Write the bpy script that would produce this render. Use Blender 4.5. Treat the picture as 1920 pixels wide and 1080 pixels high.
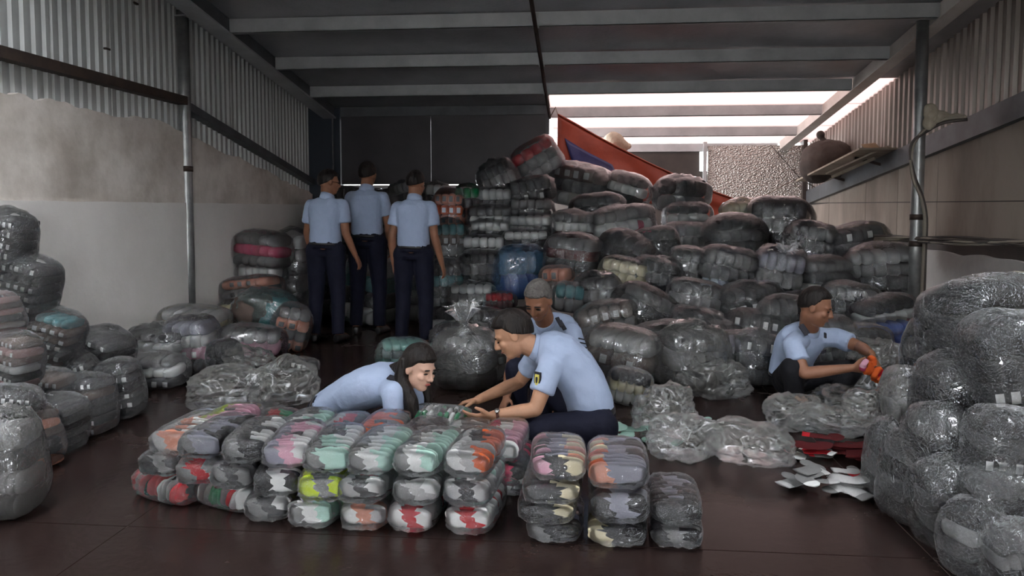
import bpy, bmesh, math, random
from mathutils import Vector, Matrix, noise, Euler
R = math.radians
for o in list(bpy.data.objects): bpy.data.objects.remove(o)
scene = bpy.context.scene
C = scene.collection

# ---------------------------------------------------------------- camera
F, PX, PY = 1420.0, 960.0, 472.0          # focal length and optical axis, in pixels of a 1920x1080 frame
EYE = Vector((0, 0, 1.35)); YAW, PITCH = R(5.23), R(3.5)
cd = bpy.data.cameras.new('camera'); cam = bpy.data.objects.new('camera', cd); C.objects.link(cam)
cd.sensor_width = 36; cd.lens = 36*F/1920; cd.shift_y = -(540-PY)/1920; cd.clip_end = 300; cd.clip_start = .05
cam.location = EYE; cam.rotation_euler = (R(90)-PITCH, 0, YAW)
scene.camera = cam
CAMR = Euler((R(90)-PITCH, 0, YAW)).to_matrix()
def ray(px, py): return CAMR @ Vector(((px-PX)/F, -(py-PY)/F, -1))
def W(px, py, Y):                          # the point that the photograph shows at a pixel, at the depth Y it has in the room
    d = ray(px, py); return EYE + d*((Y-EYE.y)/d.y)
def G(px, py, z=0.0):                      # ... or at a height z above the floor
    d = ray(px, py); return EYE + d*((z-EYE.z)/d.z)

# ---------------------------------------------------------------- world: overcast day outside the open warehouse front
w = bpy.data.worlds.new('world'); scene.world = w; w.use_nodes = True
bg = w.node_tree.nodes['Background']; bg.inputs[0].default_value = (.95, .97, 1.0, 1); bg.inputs[1].default_value = 10.0
scene.view_settings.view_transform = 'Standard'; scene.view_settings.look = 'None'
scene.view_settings.gamma = 1; scene.view_settings.use_curve_mapping = False
scene.view_settings.exposure = 0.85
scene.cycles.transparent_max_bounces = 24
scene.cycles.max_bounces = 8
scene.cycles.sample_clamp_indirect = 6

# ---------------------------------------------------------------- helpers
def rng(seed): return random.Random(seed)
def tag(o, label=None, cat=None, group=None, kind=None):
    if label: o['label'] = label
    if cat: o['category'] = cat
    if group: o['group'] = group
    if kind: o['kind'] = kind
    return o
def empty(name, loc, rot=(0, 0, 0)):
    o = bpy.data.objects.new(name, None); C.objects.link(o); o.location = loc; o.rotation_euler = rot
    o.empty_display_size = .1
    return o
def link(name, me, parent=None, mats=None, smooth=False):
    o = bpy.data.objects.new(name, me); C.objects.link(o)
    if parent is not None: o.parent = parent
    if mats:
        for m in mats: me.materials.append(m)
    if smooth: me.polygons.foreach_set('use_smooth', [True]*len(me.polygons))
    return o
def pyd(name, v, f):
    me = bpy.data.meshes.new(name); me.from_pydata([tuple(x) for x in v], [], f); me.update(); return me
def world_keep(o, parent):                 # child built in world coordinates under an empty
    o.parent = parent; o.matrix_parent_inverse = parent.matrix_basis.inverted_safe() if parent.matrix_basis else Matrix()
    return o
class MB:
    """collects boxes, tubes and sheets into one mesh"""
    def __init__(s): s.v, s.f, s.mi = [], [], []
    def box(s, x0, x1, y0, y1, z0, z1, m=0):
        b = len(s.v)
        s.v += [Vector(p) for p in ((x0,y0,z0),(x1,y0,z0),(x1,y1,z0),(x0,y1,z0),(x0,y0,z1),(x1,y0,z1),(x1,y1,z1),(x0,y1,z1))]
        q = [(0,3,2,1),(4,5,6,7),(0,1,5,4),(1,2,6,5),(2,3,7,6),(3,0,4,7)]
        s.f += [tuple(b+i for i in t) for t in q]; s.mi += [m]*6
        return s
    def beam(s, p0, p1, wd, ht, m=0):      # box of section wd x ht along p0-p1, ht towards +z
        p0, p1 = Vector(p0), Vector(p1); d = (p1-p0).normalized()
        sd = d.cross(Vector((0,0,1)));  sd = sd.normalized() if sd.length > 1e-4 else Vector((1,0,0)); u = sd.cross(d).normalized()
        b = len(s.v)
        for p in (p0, p1):
            for a, c in ((-1,-1),(1,-1),(1,1),(-1,1)): s.v.append(p+sd*a*wd/2+u*c*ht/2)
        q = [(0,1,2,3),(7,6,5,4),(0,4,5,1),(1,5,6,2),(2,6,7,3),(3,7,4,0)]
        s.f += [tuple(b+i for i in t) for t in q]; s.mi += [m]*6
        return s
    def tube(s, pts, r, n=10, m=0):
        pts = [Vector(p) for p in pts]; rr = r if isinstance(r, (list, tuple)) else [r]*len(pts); b = len(s.v)
        up = None
        for i, p in enumerate(pts):
            d = (pts[min(i+1, len(pts)-1)]-pts[max(i-1, 0)]).normalized()
            if up is None: up = d.orthogonal().normalized()
            up = (up-d*up.dot(d)).normalized(); sd = d.cross(up)
            for k in range(n):
                a = 2*math.pi*k/n; s.v.append(p+(up*math.cos(a)+sd*math.sin(a))*rr[i])
        for i in range(len(pts)-1):
            for k in range(n):
                k2 = (k+1) % n; s.f.append((b+i*n+k, b+i*n+k2, b+(i+1)*n+k2, b+(i+1)*n+k)); s.mi.append(m)
        s.f.append(tuple(b+k for k in reversed(range(n)))); s.f.append(tuple(b+(len(pts)-1)*n+k for k in range(n))); s.mi += [m, m]
        return s
    def build(s, name, mats, parent=None, smooth=False, bevel=0):
        me = pyd(name, s.v, s.f)
        if not isinstance(mats, (list, tuple)): mats = [mats]
        o = link(name, me, None, mats, smooth)
        me.polygons.foreach_set('material_index', s.mi)
        if parent is not None: world_keep(o, parent)
        if bevel:
            m = o.modifiers.new('bevel', 'BEVEL'); m.width = bevel; m.segments = 2
        return o

# ---------------------------------------------------------------- materials
def new_mat(name):
    m = bpy.data.materials.new(name); m.use_nodes = True; nt = m.node_tree
    return m, nt, nt.nodes, nt.links
def surf(name, col, rough=.6, metal=0.0, var=None, vscale=3.0, vdetail=6, bump=0.0, bscale=40, spec=.5, rvar=0.0, stretch=None):
    """Principled with a noise-mixed colour and a fine relief"""
    m, nt, N, L = new_mat(name); b = N['Principled BSDF']
    b.inputs['Roughness'].default_value = rough; b.inputs['Metallic'].default_value = metal; b.inputs['Specular IOR Level'].default_value = spec
    b.inputs['Base Color'].default_value = (*col, 1)
    tc = N.new('ShaderNodeTexCoord'); src = tc.outputs['Object']
    if stretch:
        mp = N.new('ShaderNodeMapping'); mp.inputs['Scale'].default_value = stretch; L.new(src, mp.inputs[0]); src = mp.outputs[0]
    if var is not None or rvar:
        n = N.new('ShaderNodeTexNoise'); n.inputs['Scale'].default_value = vscale; n.inputs['Detail'].default_value = vdetail; n.inputs['Roughness'].default_value = .62
        L.new(src, n.inputs['Vector'])
        if var is not None:
            r = N.new('ShaderNodeValToRGB'); r.color_ramp.elements[0].position = .38; r.color_ramp.elements[1].position = .64
            r.color_ramp.elements[0].color = (*col, 1); r.color_ramp.elements[1].color = (*var, 1)
            L.new(n.outputs['Fac'], r.inputs[0]); L.new(r.outputs[0], b.inputs['Base Color'])
        if rvar:
            mr = N.new('ShaderNodeMapRange'); mr.inputs[1].default_value = .3; mr.inputs[2].default_value = .7
            mr.inputs[3].default_value = max(.02, rough-rvar); mr.inputs[4].default_value = rough+rvar
            L.new(n.outputs['Fac'], mr.inputs[0]); L.new(mr.outputs[0], b.inputs['Roughness'])
    if bump:
        n2 = N.new('ShaderNodeTexNoise'); n2.inputs['Scale'].default_value = bscale; n2.inputs['Detail'].default_value = 4
        L.new(src, n2.inputs['Vector'])
        bp = N.new('ShaderNodeBump'); bp.inputs['Strength'].default_value = bump; bp.inputs['Distance'].default_value = .02
        L.new(n2.outputs['Fac'], bp.inputs['Height']); L.new(bp.outputs[0], b.inputs['Normal'])
    return m
def film_mat(name, milk, edge=.35, tint=(.95, .955, .96), milkcol=(.60, .60, .60), rough=.09, gloss=1.0, bscale=3.0, dist=.02):
    """thin plastic film: see-through, cloudier where seen edge-on, with crinkled sheen"""
    m, nt, N, L = new_mat(name); N.remove(N['Principled BSDF']); out = N['Material Output']
    tc = N.new('ShaderNodeTexCoord')
    def creased(sc, seed):
        n = N.new('ShaderNodeTexNoise'); n.noise_dimensions = '4D'; n.inputs['W'].default_value = seed
        n.inputs['Scale'].default_value = sc; n.inputs['Detail'].default_value = 2.0; n.inputs['Distortion'].default_value = 1.6
        L.new(tc.outputs['Object'], n.inputs['Vector'])
        s = N.new('ShaderNodeMath'); s.operation = 'SUBTRACT'; L.new(n.outputs['Fac'], s.inputs[0]); s.inputs[1].default_value = .5
        ab = N.new('ShaderNodeMath'); ab.operation = 'ABSOLUTE'; L.new(s.outputs[0], ab.inputs[0])
        mn = N.new('ShaderNodeMath'); mn.operation = 'SMOOTH_MIN'; L.new(ab.outputs[0], mn.inputs[0]); mn.inputs[1].default_value = .06; mn.inputs[2].default_value = .05; return mn
    c1, c2 = creased(bscale, 1.7), creased(bscale*2.7, 5.1)
    ad = N.new('ShaderNodeMath'); ad.operation = 'MULTIPLY_ADD'; L.new(c2.outputs[0], ad.inputs[0]); ad.inputs[1].default_value = .55; L.new(c1.outputs[0], ad.inputs[2])
    bp = N.new('ShaderNodeBump'); bp.invert = True; bp.inputs['Strength'].default_value = 1.0; bp.inputs['Distance'].default_value = dist*3; L.new(ad.outputs[0], bp.inputs['Height'])
    tr = N.new('ShaderNodeBsdfTransparent'); tr.inputs[0].default_value = (*tint, 1)
    df = N.new('ShaderNodeBsdfDiffuse'); df.inputs[0].default_value = (*milkcol, 1)
    tl = N.new('ShaderNodeBsdfTranslucent'); tl.inputs[0].default_value = (*milkcol, 1)
    md = N.new('ShaderNodeMixShader'); md.inputs[0].default_value = .4; L.new(df.outputs[0], md.inputs[1]); L.new(tl.outputs[0], md.inputs[2])
    m1 = N.new('ShaderNodeMixShader'); L.new(tr.outputs[0], m1.inputs[1]); L.new(md.outputs[0], m1.inputs[2])
    lw = N.new('ShaderNodeLayerWeight'); lw.inputs['Blend'].default_value = .5
    pw = N.new('ShaderNodeMath'); pw.operation = 'POWER'; L.new(lw.outputs['Facing'], pw.inputs[0]); pw.inputs[1].default_value = 2.5
    ma = N.new('ShaderNodeMath'); ma.operation = 'MULTIPLY_ADD'; L.new(pw.outputs[0], ma.inputs[0]); ma.inputs[1].default_value = edge; ma.inputs[2].default_value = milk; ma.use_clamp = True
    L.new(ma.outputs[0], m1.inputs[0])
    gl = N.new('ShaderNodeBsdfGlossy'); gl.inputs['Roughness'].default_value = rough; gl.inputs[0].default_value = (.97, .98, 1, 1); L.new(bp.outputs[0], gl.inputs['Normal'])
    fr = N.new('ShaderNodeFresnel'); fr.inputs[0].default_value = 1.5
    mg = N.new('ShaderNodeMath'); mg.operation = 'MULTIPLY_ADD'; L.new(fr.outputs[0], mg.inputs[0]); mg.inputs[1].default_value = gloss*1.2; mg.inputs[2].default_value = gloss*.055
    mg.use_clamp = True
    m2 = N.new('ShaderNodeMixShader'); L.new(mg.outputs[0], m2.inputs[0]); L.new(m1.outputs[0], m2.inputs[1]); L.new(gl.outputs[0], m2.inputs[2])
    L.new(m2.outputs[0], out.inputs[0])
    return m

M = {}
M['floor'] = surf('wet_red_brown_floor', (.020, .012, .011), .24, var=(.028, .018, .016), vscale=1.6, bump=.06, bscale=25, rvar=.07, spec=.12)
M['joint'] = surf('floor_joint', (.16, .13, .12), .7)
M['yard'] = surf('yard_concrete', (.34, .33, .31), .8, var=(.28, .27, .26), vscale=2)
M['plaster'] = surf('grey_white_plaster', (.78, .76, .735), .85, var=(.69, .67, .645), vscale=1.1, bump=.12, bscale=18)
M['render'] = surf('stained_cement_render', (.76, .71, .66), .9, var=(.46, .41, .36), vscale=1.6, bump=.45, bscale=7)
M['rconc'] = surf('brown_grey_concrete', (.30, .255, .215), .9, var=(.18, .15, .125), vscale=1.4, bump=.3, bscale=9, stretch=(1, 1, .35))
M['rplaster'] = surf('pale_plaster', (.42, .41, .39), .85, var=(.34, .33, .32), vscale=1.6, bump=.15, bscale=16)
M['corr'] = surf('galvanised_sheet', (.50, .52, .51), .55, .2, var=(.42, .435, .43), vscale=1.5, rvar=.08, stretch=(1, 1, .25))
M['corr2'] = surf('weathered_sheet', (.36, .32, .29), .5, .4, var=(.25, .22, .20), vscale=1.5, stretch=(1, 1, .25))
M['rust'] = surf('dark_rusty_steel', (.035, .025, .022), .7, .2, var=(.06, .04, .03), vscale=8)
M['steel'] = surf('grey_steel', (.46, .48, .49), .5, .25, var=(.36, .375, .385), vscale=3, bump=.05)
M['galv'] = surf('galvanised_pipe', (.42, .43, .43), .38, .75, var=(.30, .31, .31), vscale=7, bump=.06, bscale=60)
M['rafter'] = surf('skylit_rafter', (.66, .62, .58), .5, .0, var=(.56, .52, .48), vscale=4)  # skylight glow on the beam is put into this pale warm colour
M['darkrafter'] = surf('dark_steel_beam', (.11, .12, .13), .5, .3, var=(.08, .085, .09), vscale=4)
M['foil'] = surf('dull_foil_roof_lining', (.44, .45, .47), .36, .6, var=(.34, .35, .37), vscale=1.2, bump=.2, bscale=30, rvar=.08)
M['panel'] = surf('black_glossy_panel', (.06, .058, .064), .35, .0, spec=.3, var=(.075, .072, .078), vscale=2, bump=.04, bscale=3, rvar=.08)
M['bluegrey'] = surf('blue_grey_sheet', (.035, .045, .06), .5, .2)
M['white'] = surf('white_paint', (.55, .55, .54), .6)
M['brownwall'] = surf('dark_brown_board', (.05, .04, .035), .7, var=(.03, .025, .022), vscale=3)
M['cable'] = surf('grimy_cable', (.06, .05, .045), .6)
M['cablepale'] = surf('dusty_pale_cable', (.25, .22, .18), .7)
M['wood'] = surf('pale_board', (.35, .30, .24), .7, var=(.25, .21, .16), vscale=5, stretch=(.3, 3, 1))
M['cardboard'] = surf('brown_cardboard', (.30, .20, .13), .8, var=(.24, .16, .10), vscale=5)
M['sack'] = surf('brown_sack_cloth', (.05, .036, .03), .8, var=(.035, .025, .02), vscale=6, bump=.5, bscale=12)
M['rag'] = surf('beige_rag', (.42, .37, .29), .9, var=(.30, .26, .2), vscale=9, bump=.5, bscale=20)
M['orange_tarp'] = surf('orange_tarpaulin', (.30, .045, .018), .45, var=(.21, .028, .011), vscale=3, bump=.25, bscale=8)
M['blue_tarp'] = surf('blue_tarpaulin', (.016, .026, .13), .4, var=(.012, .016, .08), vscale=5, bump=.25, bscale=8)
# crinkled foil sheet at the far end
m, nt, N, L = new_mat('quilted_foil'); b = N['Principled BSDF']; b.inputs['Metallic'].default_value = .8; b.inputs['Roughness'].default_value = .4; b.inputs['Base Color'].default_value = (.5, .48, .45, 1)
tc = N.new('ShaderNodeTexCoord'); mp = N.new('ShaderNodeMapping'); mp.inputs['Scale'].default_value = (24, 24, 34); mp.inputs['Rotation'].default_value = (0, .2, 0); L.new(tc.outputs['Object'], mp.inputs[0])
v = N.new('ShaderNodeTexVoronoi'); v.inputs['Scale'].default_value = 1.6; L.new(mp.outputs[0], v.inputs['Vector'])
bp = N.new('ShaderNodeBump'); bp.inputs['Strength'].default_value = .9; bp.inputs['Distance'].default_value = .03; L.new(v.outputs['Distance'], bp.inputs['Height']); L.new(bp.outputs[0], b.inputs['Normal'])
M['quilt'] = m
# translucent roof sheet: daylight comes through, tinted so the light it casts is pinkish
m, nt, N, L = new_mat('translucent_roof_sheet'); N.remove(N['Principled BSDF'])
tl = N.new('ShaderNodeBsdfTranslucent'); tl.inputs[0].default_value = (.30, .25, .24, 1)
tp = N.new('ShaderNodeBsdfTransparent'); tp.inputs[0].default_value = (.30, .255, .245, 1)
n1 = N.new('ShaderNodeTexNoise'); n1.inputs['Scale'].default_value = 1.2; tc = N.new('ShaderNodeTexCoord'); L.new(tc.outputs['Object'], n1.inputs['Vector'])
mr = N.new('ShaderNodeMapRange'); mr.inputs[1].default_value = .35; mr.inputs[2].default_value = .65; mr.inputs[3].default_value = .2; mr.inputs[4].default_value = .45; L.new(n1.outputs['Fac'], mr.inputs[0])
ms = N.new('ShaderNodeMixShader'); L.new(mr.outputs[0], ms.inputs[0]); L.new(tl.outputs[0], ms.inputs[1]); L.new(tp.outputs[0], ms.inputs[2]); L.new(ms.outputs[0], N['Material Output'].inputs[0])
M['skylight'] = m
m, nt, N, L = new_mat('added_roof_sheet'); N.remove(N['Principled BSDF'])
tp = N.new('ShaderNodeBsdfTransparent'); tp.inputs[0].default_value = (.92, .92, .92, 1); gl = N.new('ShaderNodeBsdfGlossy'); gl.inputs[1].default_value = .3
ms = N.new('ShaderNodeMixShader'); ms.inputs[0].default_value = .06; L.new(tp.outputs[0], ms.inputs[1]); L.new(gl.outputs[0], ms.inputs[2]); L.new(ms.outputs[0], N['Material Output'].inputs[0])
M['clearsheet'] = m
# plastic films
FILM = {
 'c': film_mat('clear_film', .015, .25, dist=.016, rough=.06, bscale=3.6),
 'm': film_mat('milky_film', .04, .28, bscale=2.4, dist=.014),
 'h': film_mat('cloudy_film', .10, .40, milkcol=(.58, .57, .54), bscale=2.0, dist=.012),
 'e': film_mat('empty_bag_film', .17, .30, milkcol=(.50, .49, .455), rough=.2, gloss=.55, bscale=1.5, dist=.002),
 's': film_mat('shrink_film', .003, .06, tint=(.985, .985, .99), rough=.05, bscale=3.6, dist=.010),
 'b': film_mat('blue_film', .30, .3, tint=(.45, .62, .85), milkcol=(.13, .28, .48), bscale=3.2, dist=.010),
 'q': film_mat('bluish_green_film', .16, .3, tint=(.7, .85, .85), milkcol=(.30, .40, .40), bscale=2.4, dist=.008),
}
def knit(name, col, k=.8):
    return surf('knit_'+name, col, .9, var=tuple(c*k for c in col), vscale=26, bump=.5, bscale=90, spec=.2)
K = {'w': knit('white', (.80, .81, .80), .92), 'e': knit('cream', (.80, .72, .48)), 'g': knit('grey', (.22, .22, .22)), 'l': knit('light_grey', (.50, .50, .50)),
     'd': knit('dark_grey', (.065, .065, .068)), 'k': knit('black', (.014, .014, .016)), 'r': knit('red', (.55, .018, .03)), 'p': knit('pink', (.75, .10, .22)),
     'P': knit('pale_pink', (.80, .42, .55)), 't': knit('mint', (.52, .80, .70)), 'o': knit('orange', (.75, .13, .03)), 'y': knit('neon_yellow', (.62, .80, .03)),
     'n': knit('green', (.02, .25, .10)), 'v': knit('lavender_grey', (.30, .30, .37)), 'b': knit('blue', (.05, .12, .42)), 'm': knit('maroon', (.10, .012, .015)),
     'a': knit('peach', (.75, .32, .22)), 'i': knit('pale_blue', (.55, .64, .78)), 'x': knit('dusty_pink', (.42, .27, .26)), 'u': knit('teal', (.08, .25, .27)), 'B': knit('taupe', (.16, .12, .105)), 'c': knit('crimson', (.50, .02, .08))}
# ================================================================ THE SETTING
XL, XR, YB, YF = -3.62, 3.52, 10.0, 12.3      # left wall, right wall, back of the left bay, far end of the right bay
Y0 = -1.6                                     # open front of the warehouse, behind the camera
def H(y): return 4.09-.143*y                  # underside of the sloping roof

# floor: slabs with thin pale joints
fl = empty('floor', (0, 0, 0)); tag(fl, kind='structure')
MB().box(-5, 5, Y0, 14, -.14, -.004).build('joint_bed', M['joint'], fl)
ys = [Y0, -.2, 2.955, 6.1, 9.3, 14]; xs = [-5, -1.9, 1.35, 5]
for j in range(len(ys)-1):
    for i in range(len(xs)-1):
        g = .003
        MB().box(xs[i]+g, xs[i+1]-g, ys[j]+g, ys[j+1]-g, -.1, 0).build('floor_slab', M['floor'], fl)
yd = MB().box(-14, 14, -16, Y0, -.16, -.02).build('ground', M['yard']); tag(yd, kind='structure')

def corrugated(x, y0, y1, zlo, zhi, mat, parent, dirx, period=.1, depth=.022):
    n = round((y1-y0)/period); v, f = [], []
    prof = [(0, 0), (.30, 0), (.42, 1), (.78, 1), (.90, 0)]
    pts = [(y0+(i+t)*(y1-y0)/n, h) for i in range(n) for t, h in prof]+[(y1, 0)]
    for y, h in pts:
        xx = x+dirx*h*depth
        v += [(xx, y, zlo(y)), (xx, y, zhi(y)), (xx-dirx*.0015, y, zlo(y)), (xx-dirx*.0015, y, zhi(y))]
    for i in range(len(pts)-1):
        a = 4*i; b = a+4
        f += [(a, b, b+1, a+1), (a+2, a+3, b+3, b+2), (a+1, b+1, b+3, a+3), (a, a+2, b+2, b)]
    o = link('corrugated_sheet', pyd('corrugated_sheet', v, f), None, [mat]); world_keep(o, parent); return o

# ---- left wall
wl = empty('wall_left', (XL, 0, 0)); tag(wl, kind='structure')
def top_l(y):
    base = 2.06 if y < 6.4 else 2.06-(y-6.4)*.155
    return base+.05*noise.noise((y*1.7, 3, 1))+.03*noise.noise((y*7, 1, 5))
def slab_wall(name, x0, x1, y0, y1, z0, ztop, mat, parent, step=.05, amp=.012):
    n = int((y1-y0)/step); zs = 14; v, f = [], []
    for i in range(n+1):
        y = y0+(y1-y0)*i/n; zt = ztop(y)
        for k in range(zs+1):
            z = z0+(zt-z0)*k/zs; v.append((x1+amp*noise.noise((y*2.2, z*2.2, 7)), y, z))
        v.append((x0, y, zt)); v.append((x0, y, z0))
    c = zs+3
    for i in range(n):
        for k in range(c):
            k2 = (k+1) % c; f.append((i*c+k, (i+1)*c+k, (i+1)*c+k2, i*c+k2))
    f.append(tuple(range(c))); f.append(tuple(n*c+k for k in reversed(range(c))))
    me = pyd(name, v, f); bm = bmesh.new(); bm.from_mesh(me); bmesh.ops.recalc_face_normals(bm, faces=bm.faces); bm.to_mesh(me); bm.free()
    o = link(name, me, None, [mat]); world_keep(o, parent); return o
slab_wall('cement_render', XL-.14, XL, Y0, YB, 0, top_l, M['render'], wl)
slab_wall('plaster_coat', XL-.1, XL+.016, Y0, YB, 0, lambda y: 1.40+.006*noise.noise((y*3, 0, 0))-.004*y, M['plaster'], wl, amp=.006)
ys = [-1.6, -.5, .6, 1.7, 2.8, 3.9, 5.0, 5.66, 6.6, 7.7, 8.8, 10.0]
for a, b in zip(ys, ys[1:]):
    lo = (lambda y: 1.7) if a < 6 else (lambda y: 1.35)
    corrugated(XL-.06-.004*(round(a*10) % 2), a-.02, b+.02, lo, lambda y: H(y)+.02, M['corr'], wl, 1)
MB().beam((XL+.0, Y0, 2.30), (XL+.0, 6.66, 2.30), .10, .075).build('girt', M['rust'], wl)
MB().beam((XL+.0, 6.72, 2.25), (XL+.0, 9.95, 1.66), .10, .075).build('girt', M['darkrafter'], wl)
for y, z in ((5.25, 2.9), (5.6, 2.55), (6.0, 3.0)): MB().box(XL-.05, XL-.03, y, y+.06, z, z+.015).build('bolt', M['rust'], wl)

# ---- right wall
wr = empty('wall_right', (XR, 0, 0)); tag(wr, kind='structure')
def girt_r(y): return 2.10-.118*(y-6)
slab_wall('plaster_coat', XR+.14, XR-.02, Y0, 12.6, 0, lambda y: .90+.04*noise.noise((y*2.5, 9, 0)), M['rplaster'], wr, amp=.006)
MB().box(XR+.02, XR+.14, Y0, 12.6, .6, 1.0).build('dark_course', M['brownwall'], wr)
cy = [Y0, .3, 2.2, 4.1, 6.0, 7.9, 8.85, 9.8, 11.2, 12.6]
for a, b in zip(cy, cy[1:]):
    for lo, hi in ((1.02, 1.38), (1.39, 9)):
        zt = lambda y: min(hi, girt_r(y)+.02); g = .006
        v = []
        for x in (XR, XR+.12):
            for y in (a+g, b-g): v += [(x, y, lo), (x, y, zt(y))]
        f = [(0, 1, 3, 2), (4, 6, 7, 5), (1, 5, 7, 3), (0, 2, 6, 4), (0, 4, 5, 1), (2, 3, 7, 6)]
        o = link('concrete_panel', pyd('concrete_panel', v, f), None, [M['rconc']]); world_keep(o, wr)
MB().box(XR+.01, XR+.10, Y0, 12.6, .98, 1.6).build('backing', M['brownwall'], wr)
MB().beam((XR-.02, Y0, girt_r(Y0)+.09), (XR-.02, 12.6, girt_r(12.6)+.09), .09, .20).build('girt', M['darkrafter'], wr)
ys = [Y0+i*1.0 for i in range(14)]+[12.6]
for a, b in zip(ys, ys[1:]): corrugated(XR+.06+.004*(ys.index(a) % 2), a-.02, b+.02, lambda y: girt_r(y)+.1, lambda y: H(y)+.02, M['corr2'], wr, -1, period=.125, depth=.03)

# ---- front wall added unseen behind the camera, its gateway sized to shape the daylight
wq = empty('wall_front_added', (0, Y0, 0)); tag(wq, kind='structure')
MB().box(XL-.1, -.85, Y0-.15, Y0, 0, H(Y0)+.05).build('wall_panel', M['rconc'], wq)
MB().box(.85, XR+.1, Y0-.15, Y0, 0, H(Y0)+.05).build('wall_panel', M['rconc'], wq)
MB().box(-.85, .85, Y0-.15, Y0, 1.9, H(Y0)+.05).build('lintel', M['rconc'], wq)
# ---- roof
ce = empty('ceiling', (0, 0, 3)); tag(ce, kind='structure')
PUR = [-.35, .70, 1.75, 2.8, 3.85, 4.9, 5.93, 6.96, 8.02, 9.06, 10.12, 11.25, 12.3]
edges = [Y0]+PUR
def sheet(name, x0, x1, y0, y1, mat, lift=0.0, th=.012):
    v = [(x, y, H(y)+lift+t) for t in (0, th) for x in (x0, x1) for y in (y0, y1)]
    f = [(0, 1, 3, 2), (4, 6, 7, 5), (0, 4, 5, 1), (2, 3, 7, 6), (0, 2, 6, 4), (1, 5, 7, 3)]
    return link(name, pyd(name, v, f), None, [mat])
XM = -.42
ADDED_STRIPS = ((-3.4, -2.15), (1.7, 2.75))           # unseen see-through roof strips, added and placed for top light at the front
for a, b in zip(edges, edges[1:]):
    if -.4 < a < 3.7:
        xx = [XL-.1, ADDED_STRIPS[0][0], ADDED_STRIPS[0][1], ADDED_STRIPS[1][0], ADDED_STRIPS[1][1], XR+.1]
        for k in range(5):
            o = sheet('skylight_sheet' if k % 2 else 'roof_sheet', xx[k]+.003, xx[k+1]-.003, a, b, M['clearsheet' if k % 2 else 'foil']); world_keep(o, ce)  # the see-through ones here are the added strips
        continue
    if b <= YB+.3:
        o = sheet('roof_sheet', XL-.1, XM+.001, a, b, M['foil']); world_keep(o, ce)
    sky = a > 8.9
    o = sheet('skylight_sheet' if sky else 'roof_sheet', XM+.001, XR+.1, a, b, M['skylight' if sky else 'foil']); world_keep(o, ce)
for y in PUR:
    m = MB(); x0 = -3.29 if y < YB+.2 else XM+.05; x1 = 3.06 if y > 9.5 else 3.06
    z = H(y)-.004
    m.box(x0, x1, y-.028, y-.022, z-.13, z); m.box(x0, x1, y-.028, y+.035, z-.13, z-.124); m.box(x0, x1, y+.029, y+.035, z-.13, z-.10)
    o = m.build('purlin', M['steel'], ce)

def thing_mesh(m, name, mats, label, cat, origin, **kw):
    r = empty(name, origin); tag(r, label, cat, kw.pop('group', None))
    return r
# rafters under the purlins
lp, rp = W(348, 300, 6.7), W(1722, 300, 7.15)
r = empty('roof_beam', (-3.36, 5, H(5)-.22)); tag(r, 'dark steel roof beam running back along the grey plastered wall', 'beam')
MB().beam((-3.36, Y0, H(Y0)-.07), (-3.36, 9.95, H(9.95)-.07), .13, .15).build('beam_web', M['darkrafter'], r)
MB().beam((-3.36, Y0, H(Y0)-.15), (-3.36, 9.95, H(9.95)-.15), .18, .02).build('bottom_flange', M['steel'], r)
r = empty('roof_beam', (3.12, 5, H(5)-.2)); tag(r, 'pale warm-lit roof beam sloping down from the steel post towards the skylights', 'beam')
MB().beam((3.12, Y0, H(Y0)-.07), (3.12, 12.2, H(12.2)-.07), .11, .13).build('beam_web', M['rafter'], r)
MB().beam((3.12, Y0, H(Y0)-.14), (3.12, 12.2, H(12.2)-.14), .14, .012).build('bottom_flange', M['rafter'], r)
r = empty('roof_rod', (XM, 6, H(6)-.16)); tag(r, 'thin dark pipe hanging under the purlins between the two roof bays', 'pipe')
MB().tube([(XM, y, H(y)-.155) for y in (Y0, 3, 6, 8, 10.05)], .019, 8).build('pipe', M['rust'], r, True)
for y in (6.96, 8.02, 9.06): MB().box(XM-.03, XM+.03, y-.03, y+.03, H(y)-.15, H(y)-.125).build('clip', M['galv'], r)

# posts
def post(p, rad, top, label, collars):
    r = empty('steel_post', (p.x, p.y, 0)); tag(r, label, 'post')
    MB().tube([(p.x, p.y, z) for z in (0.01, 1, 2, top)], rad, 20).build('pipe', M['galv'], r, True)
    MB().box(p.x-.11, p.x+.11, p.y-.11, p.y+.11, 0, .012).build('base_plate', M['steel'], r)
    MB().box(p.x-.08, p.x+.08, p.y-.08, p.y+.08, top-.06, top-.05).build('cap_plate', M['steel'], r)
    for z in collars: MB().tube([(p.x, p.y, z), (p.x, p.y, z+.05)], rad+.006, 20).build('collar', M['rust'], r, True)
post(lp, .056, H(lp.y)-.02, 'round galvanised post standing before the grey plastered wall', (1.66,))
post(rp, .052, H(rp.y)-.02, 'round galvanised post wrapped with a drooping cable near the brown wall', (.98, 1.22))

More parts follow.
